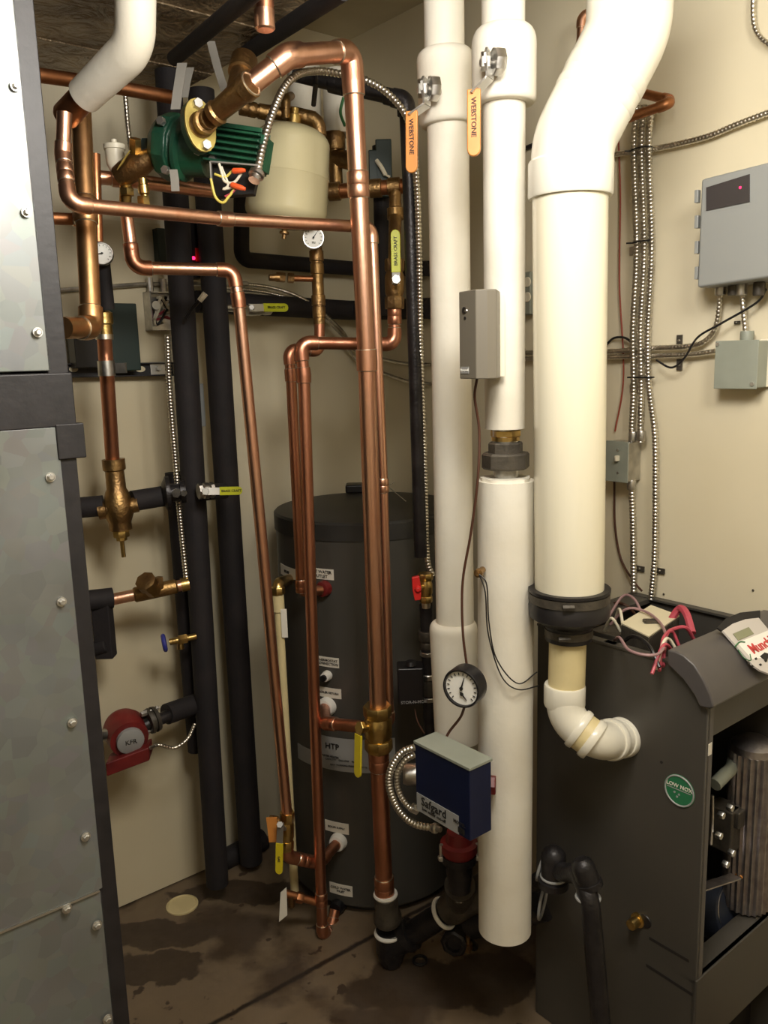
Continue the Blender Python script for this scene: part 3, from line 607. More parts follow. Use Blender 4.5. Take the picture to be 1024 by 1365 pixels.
mb = MB(); q0, q1 = P(138, 800, 2.13), P(139, 876, 2.13); mb.cbox(q0.lerp(q1, .5), V((mr(12, q0), 0, 0)), V((0, .02, 0)), ZU * ((q0.z - q1.z) / 2)); mb.tube([P(110, 870, 2.12), P(143, 860, 2.12)], .02, 12); t.part('leg', mb, M['foam'], bevel=.004); t.done()
foamh('dark upright pipe behind the lime lever valve right of the main riser', [P(508, 195, 2.5), P(513, 420, 2.5)], 12)
mb = MB(); c = P(512, 225, 2.44); mb.cbox(c, V((.022, 0, 0)), V((0, .012, 0)), ZU * .075); mb.cbox(c - V((.03, 0, .012)), V((.012, 0, 0)), V((0, .012, 0)), ZU * .06); 
t = Thing('control_box', 'narrow dark green box on the wall above the bronze line', 'control box'); t.part('case', mb, M['darkgreen'], bevel=.003); mb = MB(); mb.tube(smooth([P(502, 214, 2.42), P(508, 222, 2.41), P(514, 233, 2.41)]), .006, 8); mb.tube([P(514, 233, 2.41), P(520, 236, 2.41)], .003, 8); t.part('tie', mb, M['whiteplastic']); t.done()
t = Thing('bronze_header', 'thick tarnished bronze level line right of the cream expansion tank', 'pipe'); q0, q1 = P(438, 256, 2.25), P(540, 248, 2.22); r = mr(9.5, q0)
mb = MB(); mb.tube([q0, q1], r, 20); t.part('pipe', mb, M['copper_dull'])
for f in (.08, .62, .86): mb = MB(); c = q0.lerp(q1, f); d = (q1 - q0).normalized(); mb.lathe(c, d, [(-r * .9, r * 1.02), (-r * .8, r * 1.25), (r * .8, r * 1.25), (r * .9, r * 1.02)], 20); t.part('coupling', mb, M['bronze'])
mb = MB(); q2 = P(527, 250, 2.22); mb.tube([q2, P(527, 300, 2.2)], r * .85, 18); mb.lathe(P(527, 276, 2.21), -ZU, [(0, r * .9), (.003, r * 1.15), (.03, r * 1.15), (.033, r * .9)], 18); t.part('branch', mb, M['bronze']); t.done()
t = Thing('bronze_riser', 'dark bronze upright fittings between the expansion tank and main riser', 'pipe'); q0, q1 = P(446, 182, 2.4), P(449, 262, 2.4); r = mr(9, q0)
mb = MB(); mb.tube([q0, q1], r, 18); t.part('pipe', mb, M['bronze']); mb = MB(); hexprof(mb, q0, -ZU, -.01, .035, r * 1.6, seg=10); t.part('nut', mb, M['bronze']); mb = MB(); mb.tube([P(448, 210, 2.4), P(474, 216, 2.36)], r * 1.3, 18); t.part('outlet', mb, M['bronze']); t.done()
for (x0, y0, y1, rr, Y, lab) in ((450, 95, 180, 20, 2.42, 'pale plastic vertical pipe end behind the main riser top'), (405, 90, 160, 22, 2.46, 'pale plastic vertical pipe end left of its twin, behind the conduit arc')):
    mb = MB(); mb.tube([P(x0, y0, Y), P(x0 + 2, y1, Y)], mr(rr, P(x0, y0, Y)), 24); solo('plastic_pipe', mb, M['insul'], lab, 'pipe')
wire('green_wire', 'loose green wire hanging behind the top of the main riser', 'wire', [P(458, 130, 2.3), P(454, 150, 2.3), P(460, 168, 2.3)], 2, 'wire_green')

# ball valves ------------------------------------------------------
def valve(label, a, b, r, hub, h0, h1, hw, gripm, bodym='brass', th=.005, txt=None, name='ball_valve', hubm='zinc', group=None, tm='ink', grip0=.18):
    t = Thing(name, label, 'valve', group); d = (b - a).normalized(); l = (b - a).length
    mb = MB(); hexprof(mb, a, d, 0, l * .25, r * 1.1, seg=8); mb.lathe(a, d, [(l * .22, r * .85), (l * .35, r * 1.1), (l * .65, r * 1.1), (l * .78, r * .85)], 20); hexprof(mb, a, d, l * .75, l, r * 1.1, seg=8); t.part('body', mb, M[bodym])
    mid = a.lerp(b, .5); mb = MB(); mb.tube([mid, hub], r * .32, 12); hexprof(mb, hub, (hub - mid), -.002, .009, r * .5); t.part('stem', mb, M[hubm])
    hd = (h1 - h0); hn = (hub - mid).normalized(); wv = hn.cross(hd).normalized() * hw
    mb = MB(); bar(mb, hub - hd.normalized() * hw * .8, h0 + hd * grip0, wv * .85, th * .5, 0, False); lv = t.part('lever', mb, M[hubm])
    mb = MB(); bar(mb, h0 + hd * grip0, h1, wv, th); g = t.part('grip', mb, M[gripm], bevel=.001, of=lv)
    if txt:
        n = wv.cross(hd).normalized()
        if n.y > 0: n = -n
        c = h0 + hd * (.5 * (1 + grip0)) + n * (th * .5 + .0008); dirn = hd.normalized(); 
        if txt[1] < 0: dirn = -dirn
        t.part('lettering', text_mb(txt[0], c, dirn, n.cross(dirn), abs(txt[1])), M[tm], of=lv)
    return t
valve('ball valve with upright lime yellow lever right of the main riser', P(526, 412, 2.12), P(526, 345, 2.12), .022, P(528, 373, 2.06), P(528, 362, 2.055), P(527, 306, 2.055), .011, 'yellowgreen', 'bronze', txt=('BRASS CRAFT', .011), grip0=-.02).done()
mb = MB(); mb.tube([P(526, 350, 2.12), P(527, 290, 2.19)], .016, 16); solo('bronze_pipe', mb, M['bronze'], 'short bronze pipe directly above the upright lime lever valve', 'pipe')
valve('level lime yellow lever valve on the thick black wall pipe', L(318, 414, .06), L(360, 412, .06), .016, L(336, 410, .12), L(340, 410, .12), L(384, 410, .12), .012, 'yellowgreen', 'steel', txt=('BRASS CRAFT', .010), grip0=.25).done()
mb = MB(); mb.tube([L(285, 408, .06), L(322, 412, .06)], .011, 14); solo('steel_nipple', mb, M['steel'], 'short steel pipe left of the level lime lever', 'pipe')
valve('lime lever valve between the two upright black pipes', P(264, 655, 2.2), P(285, 653, 2.22), .02, P(274, 655, 2.16), P(276, 655, 2.155), P(323, 654, 2.2), .011, 'yellowgreen', 'steel', txt=('BRASS CRAFT', .009), grip0=.35).done()
valve('bronze union valve with yellow lever hanging down, joining the main riser', P(503, 940, 1.93), P(505, 1000, 1.935), .032, P(482, 970, 1.90), P(478, 976, 1.89), P(477, 1036, 1.885), .012, 'yellow', 'brass', th=.006, hubm='brass', grip0=.05).done()
valve('low valve with hanging yellow lever left of the tank', P(383, 1082, 2.05), P(382, 1132, 2.06), .018, P(374, 1100, 2.0), P(373, 1110, 1.995), P(372, 1165, 1.99), .010, 'yellow', 'brass', txt=('GAS', .009), grip0=.25).done()
t = Thing('brass_side_valve', 'orange-brown brass plug left of the low yellow lever', 'fitting'); mb = MB(); mb.lathe(P(377, 1098, 2.05), P(355, 1092, 2.03) - P(377, 1098, 2.05), [(0, .012), (.02, .012), (.021, .016), (.04, .014)], 12); t.part('plug', mb, M['bronze']); mb = MB(); bar(mb, P(362, 1090, 2.02), P(366, 1122, 2.02), V((.014, 0, 0)), .005, 0, False); t.part('tag', mb, M['orangegrip'], label='small orange tag'); t.done()
t = pipe('copper_pipe', 'short copper offset from the low valve to the lower white tank port', 'pipe', [P(382, 1130, 2.06), P(384, 1142, 2.06), P(418, 1149, 2.1), P(430, 1146, 2.12), p2], 7.5, 'copper_red', rat=1, coup=[(1, .6)]); t.done()
t = Thing('drain_valve', 'boiler drain with pale paper tag near the floor left of the tank', 'valve'); q0, q1 = P(428, 1204, 2.1), P(378, 1190, 2.08)
mb = MB(); mb.tube([q0, q1], .011, 14); hexprof(mb, P(404, 1198, 2.09), q1 - q0, 0, .02, .015); t.part('body', mb, M['copper_dull']); mb = MB(); mb.lathe(P(388, 1194, 2.08), -ZU, [(0, .008), (.03, .01), (.035, .007)], 12); t.part('spout', mb, M['bronze'])
mb = MB(); mb.prism([P(374, 1190, 2.05), P(382, 1183, 2.05), P(383, 1220, 2.05), P(372, 1229, 2.05)], V((0, .002, 0))); t.part('tag', mb, M['label']); t.done()
# relief pipe
t = Thing('relief_pipe', 'yellowed plastic relief pipe running down beside the tank from a brass elbow', 'pipe'); q0, q1 = P(371, 800, 2.16), P(393, 1188, 2.16); mb = MB(); mb.tube([q0, q1], mr(6, q0), 14); mb.lathe(q0, q1 - q0, [(-.02, mr(8, q0)), (.03, mr(8, q0))], 16); t.part('pipe', mb, M['pvc_yellow'])
mb = MB(); path, _ = fillet([P(371, 800, 2.16), P(370, 778, 2.16), onT(386, 772)], .02); mb.tube(path, mr(7.5, q0), 16); hexprof(mb, P(370, 786, 2.16), -ZU, -.008, .012, mr(10, q0), seg=8); t.part('relief_valve', mb, M['brass']); mb = MB(); a = P(374, 812, 2.145); mb.box(a, V((.016, 0, 0)), V((0, .001, 0)), P(376, 850, 2.145) - a); t.part('paper_tag', mb, M['label']); t.done()

# strut channel with boxes, balancing valve
t = Thing('strut_channel', 'black slotted strut channel fixed level across the cream board', 'strut'); a, b = L(84, 494, .02), L(230, 492, .02); h = mr(9.5, a); d = (b - a)
mb = MB(); mb.box(a - ZU * h, d, LN * .02, ZU * h * .22); mb.box(a + ZU * h * .78, d, LN * .02, ZU * h * .22); mb.box(a - ZU * h, d, LN * .006, ZU * h * 2); t.part('channel', mb, M['frame'], bevel=.001)
for (x, w) in ((98, 6), (164, 7), (187, 7)):
    c = L(x, 492, .028); mb = MB(); pts = []
    for k in range(16): q_ = 2 * math.pi * k / 16; pts.append(c + A * mr(w, c) * math.cos(q_) + ZU * mr(4, c) * math.sin(q_))
    mb.prism(pts, LN * .001); t.part('slot', mb, M['board'], label='pale slot showing wall')
c = L(210, 491, .03); mb = MB(); mb.cbox(c, A * .022, ZU * .018, LN * .003); hexprof(mb, c, LN, .003, .012, .008); t.part('washer', mb, M['zinc'], bevel=.004)
t.done()
mb = MB(); c = L(158, 450, .05); mb.cbox(c, A * .045, LN * .03, ZU * .088); o = solo('control_box', mb, M['darkgreen'], 'flat black-green box behind the copper pipe above the strut', 'control box', bevel=.003)
mb = MB(); c = L(118, 462, .05); mb.cbox(c, A * .045, LN * .025, ZU * .055); mb.cbox(c + ZU * .06, A * .03, LN * .02, ZU * .012); solo('control_box', mb, M['black'], 'low black box left of the copper pipe above the strut', 'control box', bevel=.003)
mb = MB(); mb.tube([P(136, 345, 2.02), P(143, 412, 2.03)], mr(10, P(140, 380, 2.02)), 16); solo('insulated_pipe', mb, M['foam'], 'short black foam sleeve below the dial thermometer', 'pipe')
t = Thing('copper_drop', 'brownish copper drop pipe through the strut to the bronze balancing valve', 'pipe'); a, b = P(139, 448, 2.05), P(150, 612, 2.12); r = mr(9.8, a)
mb = MB(); mb.tube([a, b], r, 20); t.part('pipe', mb, M['copper_red'])
mb = MB(); c = P(139, 440, 2.05); mb.lathe(c, -ZU, [(-.045, r * .8), (-.04, r * 1.3), (-.015, r * 1.3), (-.012, r * 1.1), (.02, r * 1.1)], 20); t.part('adapter', mb, M['brass'])
mb = MB(); mb.lathe(a, -ZU, [(-.004, r * 1.2), (.008, r * 1.2)], 20); t.part('collar', mb, M['solder']); mb = MB(); c = P(142, 491, 2.03); mb.lathe(c, -ZU, [(-.018, r * 1.15), (.018, r * 1.15)], 20); mb.cbox(c + V((.035, 0, 0)), V((.012, 0, 0)), V((0, .006, 0)), ZU * .012); t.part('pipe_clamp', mb, M['steel']); t.done()
t = Thing('balancing_valve', 'tall bronze balancing valve with thin stem pointing down on the left', 'valve'); a = P(151, 612, 2.12); dn = V((.02, 0, -1)).normalized(); r = mr(15, a); k_ = dep(a) / F
mb = MB(); mb.lathe(a, dn, [(0, r * 1.0), (3 * k_, r), (14 * k_, r), (16 * k_, r * .82), (40 * k_, r * .86), (44 * k_, r * 1.0), (60 * k_, r * 1.3), (74 * k_, r * 1.3), (84 * k_, r * 1.05), (86 * k_, r * 1.0), (96 * k_, r)], 24); t.part('body', mb, M['bronze'])
mb = MB(); p = a + dn * 66 * k_; ad = (P(176, 668, 2.14) - P(130, 676, 2.12)).normalized(); mb.lathe(p, ad, [(-26 * k_, r * .8), (-16 * k_, r * .8), (-14 * k_, r * .95), (14 * k_, r * .95), (16 * k_, r * .7), (26 * k_, r * .7)], 20); t.part('side_port', mb, M['bronze'])
mb = MB(); hexprof(mb, a, dn, 96 * k_, 106 * k_, r * .75, seg=8); hexprof(mb, a, dn, 106 * k_, 111 * k_, r * .5, seg=8); mb.lathe(a, dn, [(110 * k_, r * .2), (134 * k_, r * .2)], 10); t.part('stem', mb, M['brass']); t.done()
t = Thing('clamp_block', 'dark metal union clamp left of the first upright black pipe', 'fitting'); mb = MB(); c = P(238, 657, 2.2); mb.lathe(P(216, 658, 2.18), P(250, 655, 2.2) - P(216, 658, 2.18), [(0, .025), (.01, .045), (.02, .045), (.021, .024), (.045, .024), (.046, .03), (.06, .03)], 20); t.part('body', mb, M['iron']); mb = MB(); hexprof(mb, P(236, 657, 2.14), V((0, -1, 0)), 0, .01, .012); hexprof(mb, P(246, 657, 2.14), V((0, -1, 0)), 0, .01, .008); mb.tube([P(236, 657, 2.19), P(236, 657, 2.14)], .006, 8); mb.tube([P(246, 657, 2.19), P(246, 657, 2.14)], .005, 8); t.part('bolt', mb, M['steel']); t.done()
# strainer line
t = Thing('strainer', 'bronze y-strainer on a short copper line above the blue tap', 'strainer'); q0, q1 = P(146, 800, 2.13), P(252, 778, 2.2); r = mr(8, q0); d = (q1 - q0).normalized()
mb = MB(); mb.tube([q0, q1], r, 18); t.part('pipe', mb, M['copper']); mb = MB(); mb.lathe(q0.lerp(q1, .3), d, [(0, r * 1.1), (.004, r * 1.3), (.03, r * 1.3), (.11, r * 1.25), (.115, r)], 20); t.part('body', mb, M['bronze'])
mb = MB(); p = P(205, 788, 2.15); w = P(190, 770, 2.10) - p; mb.lathe(p, w, [(0, r * 1.3), (.03, r * 1.4), (.031, r * 1.7), (.055, r * 1.75), (.058, r * 1.2)], 8); t.part('screen_cap', mb, M['bronze']); mb = MB(); hexprof(mb, P(212, 784, 2.16), ZU, 0, .03, r * .9); t.part('plug', mb, M['bronze'])
mb = MB(); mb.lathe(q0.lerp(q1, .9), d, [(0, r * 1.2), (.02, r * 1.2)], 18); t.part('coupling', mb, M['brass']); t.done()
t = Thing('hose_tap', 'small brass tap with a blue hand wheel beside the upright black pipe', 'tap'); q0, q1 = P(262, 848, 2.22), P(226, 856, 2.2)
mb = MB(); mb.tube([q0, q1], .009, 12); hexprof(mb, P(244, 852, 2.21), q1 - q0, -.012, .012, .014); t.part('body', mb, M['brass']); mb = MB(); mb.lathe(P(240, 853, 2.21), -ZU, [(0, .008), (.025, .01)], 12); t.part('spout', mb, M['brass'])
mb = MB(); w = (q1 - q0).normalized(); c = P(219, 857, 2.2); mb.ring(c, w, .020, .006); [mb.tube([c, c + (ZU * math.cos(k * math.pi / 2) + w.cross(ZU) * math.sin(k * math.pi / 2)) * .018], .0025, 6) for k in range(4)]; mb.lathe(c, w, [(-.006, .006), (.006, .006)], 10); t.part('hand_wheel', mb, M['bluegrip']); t.done()
# red pump
t = Thing('circulator_pump', 'small dark red circulator pump on the lower left wall board', 'pump'); c = P(169, 978, 2.12); fwd = V((.50, -.85, -.16)).normalized(); r = mr(27, c)
mb = MB(); mb.lathe(c - fwd * -.0, fwd, [(-.05, r * .9), (-.03, r * 1.05), (.0, r * 1.0), (.02, r * .95), (.03, r * .93)], 32); t.part('motor', mb, M['red']); mb = MB(); cc = c + fwd * .03; mb.lathe(cc, fwd, [(0, r * .66), (.012, r * .66), (.014, r * .6)], 32); cp = t.part('end_plate', mb, M['silverlabel'])
t.part('lettering', text_mb('KFR', cc + fwd * .0145, ZU.cross(fwd), ZU, .018), M['ink'], of=cp)
mb = MB(); cx = P(173, 1009, 2.10); mb.cbox(cx, (A * .5 + V((.5, 0, 0))).normalized() * .056 + ZU * .012, V((.1, -.9, 0)) * .034, ZU * .019); t.part('control_base', mb, M['red'], bevel=.004)
mb = MB(); q0 = P(130, 981, 2.1); mb.lathe(q0, P(150, 978, 2.1) - q0, [(0, .016), (.05, .016)], 16); t.part('inlet', mb, M['steel'])
for i, (x, y) in enumerate(((203, 960),)):
    mb = MB(); a = P(x, y, 2.15); w = (A + V((0, 0, .1))).normalized(); mb.lathe(a, w, [(-.012, .034), (-.004, .036), (-.003, .03), (.003, .03), (.004, .036), (.014, .034)], 24); fl = t.part('outlet_flange', mb, M['iron_grey'])
    for s in (1, -1): mb = MB(); b = a + ZU * .028 * s; mb.tube([b - w * .03, b + w * .022], .004, 8); hexprof(mb, b, w, .014, .02, .008); hexprof(mb, b, w, -.03, -.012, .008); t.part('flange_bolt', mb, M['zinc'], of=fl)
mb = MB(); mb.tube([P(190, 968, 2.14), P(204, 962, 2.15), P(236, 950, 2.22)], .017, 14); t.part('outlet', mb, M['iron']); t.done()
foamh('black foam elbow stub right of the red pump', [P(222, 952, 2.2), P(262, 938, 2.28)], 14)
conduit('flexible_conduit', 'thin flexible cable looping from the red pump to the black pipe', 'conduit', [P(200, 997, 2.1), P(212, 993, 2.1), P(232, 997, 2.12), P(250, 985, 2.14), P(260, 965, 2.18)], 2.6)
# floor cleanout & rubble
mb = MB(); c = Z(243, 1207, .0); r = mr(21, c); mb.lathe(c, ZU, [(0, r), (.004, r), (.006, r * .9), (.003, r * .86), (.003, .002)], 36); solo('floor_cleanout', mb, M['pvc_yellow'], 'round yellowish cleanout cap set in the floor by the left wall', 'cleanout cap')
# wall electrical on left
t = Thing('junction_box', 'open shiny metal junction box crammed with wires beside black pipe', 'junction box'); a = L(194, 441, .0); b = L(232, 441, 0); h = L(194, 390, 0).z - a.z; w = b - a
mb = MB(); dpt = .045
mb.box(a, w, LN * .004, ZU * h); mb.box(a, w.normalized() * .003, LN * dpt, ZU * h); mb.box(b - w.normalized() * .003, w.normalized() * .003, LN * dpt, ZU * h); mb.box(a, w, LN * dpt, ZU * .003); mb.box(a + ZU * h, w, LN * dpt, -ZU * .003); t.part('box', mb, M['steel'])
random.seed(7)
for k, m in enumerate(('wire_white', 'wire_white', 'wire_pink', 'black', 'wire_white', 'wire_grey', 'wire_white', 'black')):
    pts = [a + w * random.uniform(.15, .85) + LN * random.uniform(.015, .045) + ZU * h * random.uniform(.12, .88) for _ in range(5)]; mb = MB(); mb.tube(smooth(pts), .0035, 8); t.part('wire', mb, M[m])
mb = MB(); mb.lathe(L(207, 407, .035), LN, [(0, .013), (.006, .012)], 16); t.part('wire_nut', mb, M['zinc'])
mb = MB(); mb.tube([L(201, 390, .02), L(199, 370, .02)], .009, 10); mb.tube([L(218, 390, .02), L(217, 372, .02)], .009, 10); t.part('connector', mb, M['steel']); t.done()
t = Thing('relay_module', 'small dark relay with a glowing red light between the two upright black pipes', 'relay'); a = L(254, 335, .03); mb = MB(); mb.cbox(a, A * .028, LN * .025, ZU * .075); t.part('case', mb, M['black'], bevel=.003); mb = MB(); mb.ball(L(258, 344, .065), .005); t.part('indicator', mb, M['led']); mb = MB(); hexprof(mb, L(249, 341, .055), LN, 0, .006, .009); t.part('terminal', mb, M['zinc']); mb = MB(); mb.cbox(L(261, 340, .05), A * .004, LN * .01, ZU * .018); t.part('red_tab', mb, M['redplastic'], label='red tab'); t.done()
mb = MB(); mb.cbox(L(213, 330, .02), A * .012, LN * .015, ZU * .05); solo('relay_module', mb, M['darkgreen'], 'dark green relay just left of the first upright black pipe', 'relay', bevel=.002)
mb = MB(); mb.cbox(L(264, 540, .02), A * .012, LN * .02, ZU * .062); t = Thing('switch_box', 'small grey box between the two upright black pipes', 'switch box'); t.part('case', mb, M['greybox'], bevel=.002); mb = MB(); hexprof(mb, L(263, 524, .042), LN, 0, .004, .006); t.part('screw', mb, M['zinc']); mb = MB(); hexprof(mb, L(263, 556, .042), LN, 0, .004, .006); t.part('screw', mb, M['zinc']); t.done()
conduit('armored_cable', 'armored cable running down the wall left of the first upright black pipe', 'cable', [P(223, 446, 2.22), P(226, 520, 2.22), P(236, 640, 2.22), P(241, 700, 2.22), P(249, 775, 2.2)], 4)
conduit('armored_cable', 'armored cable hanging down from the foil duct left of the pump', 'cable', [P(167, 128, 2.2), P(170, 165, 2.2), P(174, 200, 2.2)], 3.5)
t = Thing('metal_tubing', 'thin metal conduit running level across the wall at dial height', 'conduit'); mb = MB(); mb.tube([L(80, 387, .012), L(190, 379, .012), L(330, 378, .012)], mr(3, L(190, 379, .01)), 10); t.part('tube', mb, M['steel']); t.done()
for k in range(2):
    conduit('armored_cable', ('upper', 'lower')[k] + ' of two thin cables sagging on the wall behind the main riser', 'cable', [L(300, 378 + 6 * k, .012), L(360, 383 + 8 * k, .012), L(410, 402 + 6 * k, .05), L(455, 440 + 6 * k, .05), CN(468 + 12 * k, .03), R(535, 484 + 22 * k, .02), R(575, 486 + 26 * k, .02)], 2.4, group=None)
wire('black_wire', 'short black wire with a connector tip between the upright black pipes', 'wire', [P(248, 424, 2.2), P(256, 412, 2.19), P(268, 398, 2.18)], 2.6, 'black')
mb = MB(); a, b = P(266, 401, 2.178), P(274, 391, 2.178); mb.lathe(a, b - a, [(0, .007), ((b - a).length, .008)], 10); solo('wire_connector', mb, M['whiteplastic'], 'pale connector on the black wire tip between the black pipes', 'connector')
# ================================================================ BLACK IRON LINE beside white pipes
t = pipe('iron_pipe', 'black iron pipe coming level then dropping beside the left white pipe', 'pipe', [P(392, 99, 2.1), P(450, 113, 2.08), P(541, 134, 2.04), P(546, 250, 2.04), P(561, 742, 2.06)], 9.2, 'iron', ring=None, fitr=1.3, bend=1.2, coup=[(1, .82)]); t.done()
mb = MB(); mb.tube([P(420, 92, 2.06), P(421, 112, 2.03), P(418, 140, 2.08)], .006, 8); solo('cable_tie', mb, M['black'], 'black tie strap hanging from the iron pipe left of the main riser', 'cable tie')
conduit('flexible_conduit', 'shiny flexible conduit arching from green pump over expansion tank and down the iron pipe', 'conduit',
        [P(343, 234, 1.77), P(348, 205, 1.78), P(360, 160, 1.80), P(378, 118, 1.84), P(398, 99, 1.88), P(425, 95, 1.94), P(455, 99, 1.96), P(490, 108, 1.97), P(520, 127, 1.98), P(543, 158, 1.99), P(552, 200, 2.0), P(557, 270, 2.02), P(559, 350, 2.03), P(561, 480, 2.05), P(566, 620, 2.08), P(569, 738, 2.1), P(577, 768, 2.1)], 5.0)
mb = MB(); a, b = P(344, 228, 1.77), P(339, 240, 1.76); mb.lathe(a, b - a, [(0, .012), (.004, .016), (.012, .016), (.014, .012), (.024, .012)], 14); solo('conduit_connector', mb, M['steel'], 'conduit connector at the green pump terminal box', 'connector')
# brass valve with red handle and unions below
t = Thing('ball_valve', 'brass valve with red tee handle left of the white pipe', 'valve'); a, b = P(567, 764, 2.05), P(568, 806, 2.05); r = mr(9, a); d = (b - a); l = d.length; d = d.normalized()
mb = MB(); hexprof(mb, a, d, 0, l * .22, r * 1.15, seg=8); mb.lathe(a, d, [(l * .2, r * .8), (l * .35, r * 1.05), (l * .6, r * 1.05), (l * .75, r * .8)], 20); hexprof(mb, a, d, l * .72, l * .92, r, seg=8); mb.lathe(a, d, [(l * .9, r * .7), (l * 1.1, r * .65)], 14, 1); t.part('body', mb, [M['brass'], M['solder']])
mb = MB(); q = P(567, 782, 2.05); q2 = P(557, 784, 2.0); mb.tube([q, q2], .006, 10); t.part('stem', mb, M['brass'])
mb = MB(); mb.prism([P(549, 770, 1.99), P(559, 768, 1.99), P(562, 785, 1.99), P(561, 800, 1.99), P(553, 801, 1.99), P(550, 786, 1.99)], V((0, .012, 0))); mb.lathe(q2 - V((0, .018, 0)), V((0, 1, 0)), [(0, .005), (.006, .009), (.02, .009)], 14); t.part('handle', mb, M['redplastic'], bevel=.002); t.done()
t = Thing('iron_pipe', 'dark iron pipe with unions below the red-handled valve', 'pipe'); q0 = P(568, 806, 2.06); q1 = P(574, 990, 2.08); r = mr(9, q0); d = (q1 - q0).normalized(); k_ = dep(q0) / F
mb = MB(); mb.tube([q0, q1], r, 18); t.part('pipe', mb, M['iron'])
for (f0, f1, rr, m) in ((36, 50, 1.35, 'iron_grey'), (52, 62, 1.1, 'iron_grey'), (66, 72, 1.2, 'steel'), (98, 106, 1.25, 'steel'), (106, 130, 1.1, 'iron_grey'), (132, 138, 1.2, 'steel')):
    mb = MB(); hexprof(mb, q0, d, f0 * k_, f1 * k_, r * rr, seg=10); t.part('union', mb, M[m])
t.done()
t = Thing('control_box', 'small black control box with white lettering between the tank and white pipe', 'control box'); c = P(548, 912, 2.06); a = P(531, 940, 2.04); k_ = dep(c) / F
mb = MB(); mb.box(P(531, 940, 2.02), V((34 * k_, 0, 0)), V((0, .06, 0)), ZU * 50 * k_); t.part('case', mb, M['black'], bevel=.004); mb = MB(); mb.lathe(P(548, 886, 2.04), ZU, [(0, .016), (.01, .012)], 16); t.part('cap', mb, M['black']); t.part('lettering', text_mb('STOR-N-MOR', P(552, 936, 2.017), V((1, 0, .04)), ZU, .011), M['silverlabel']); t.done()
wire('thin_wire', 'thin brown wire from the small black control box to the blue box', 'wire', [P(553, 945, 2.05), P(557, 962, 2.03), P(566, 978, 2.0)], 1, 'wire_brown')

# ================================================================ WHITE JACKETED PIPES
def jacket(name, label, segs, handle=None):
    t = Thing(name, label, 'pipe')
    return t
Y1 = 1.84; Y2 = 1.66
t = Thing('jacketed_pipe', 'left of the two white jacketed vertical pipes, behind the dial gauge', 'pipe')
def jseg(t, x0, y0, x1, y1, Y, r, nm='jacket', m='insul', rd=.0, rdb=.0):
    a, b = P(x0, y0, Y), P(x1, y1, Y); R_ = mr(r, P(x0, (y0 + y1) / 2, Y)); d = (b - a); l = d.length; pr = []
    if rd: pr += [(0, R_ * .72)] + [(rd * (1 - math.cos(math.pi / 2 * k / 5)), R_ - rd * .6 * (1 - math.sin(math.pi / 2 * k / 5))) for k in range(0, 6)]
    else: pr += [(0, R_)]
    if rdb: pr += [(l - rdb * (1 - math.cos(math.pi / 2 * k / 5)), R_ - rdb * .6 * (1 - math.sin(math.pi / 2 * k / 5))) for k in range(5, -1, -1)] + [(l, R_ * .75)]
    else: pr += [(l, R_)]
    mb = MB(); mb.lathe(a, d, pr, 48); return t.part(nm, mb, M[m], sharp=50)
jseg(t, 591, -60, 593, 90, Y1, 27)
jseg(t, 593, 68, 597, 168, Y1, 38, 'valve_jacket', rd=.02, rdb=.012)
jseg(t, 597, 155, 607, 845, Y1, 26.5)
jseg(t, 604, 828, 611, 984, Y1, 31.5, 'lower_jacket', rd=.02)
t.done()
t = Thing('jacketed_pipe', 'right of the two white jacketed vertical pipes, carrying the grey sensor box', 'pipe')
jseg(t, 671, -60, 671, 60, Y2, 29)
jseg(t, 672, 37, 672, 140, Y2, 43, 'valve_jacket', rd=.03, rdb=.012)
jseg(t, 672, 130, 673, 571, Y2, 27.5)
jseg(t, 675, 640, 673, 1238, Y2, 36.5, 'lower_jacket', rdb=0)
mb = MB(); a, b = P(673, 565, Y2), P(675, 650, Y2); mb.tube([a, b], mr(17, a), 20); t.part('core_pipe', mb, M['steel'])
a = P(674, 573, Y2); k_ = dep(a) / F; mb = MB(); hexprof(mb, a, -ZU, 0, 9 * k_, 20 * k_); mb.lathe(a, -ZU, [(9 * k_, 19 * k_), (14 * k_, 19 * k_)], 24); t.part('brass_nut', mb, M['brass'])
mb = MB(); hexprof(mb, a, -ZU, 16 * k_, 33 * k_, 23 * k_, seg=8); t.part('union_nut', mb, M['iron_grey']); mb = MB(); hexprof(mb, a, -ZU, 30 * k_, 52 * k_, 32 * k_, seg=8); t.part('union_nut', mb, M['iron_grey'])
mb = MB(); random.seed(3); pts = []
c = P(675, 641, Y2)
for k in range(26): w = 2 * math.pi * k / 26; pts.append(c + V((math.cos(w), math.sin(w), 0)) * 36 * k_ * random.uniform(.86, 1.0))
mb.prism(pts, ZU * .008); t.part('torn_edge', mb, M['insul'])
t.done()
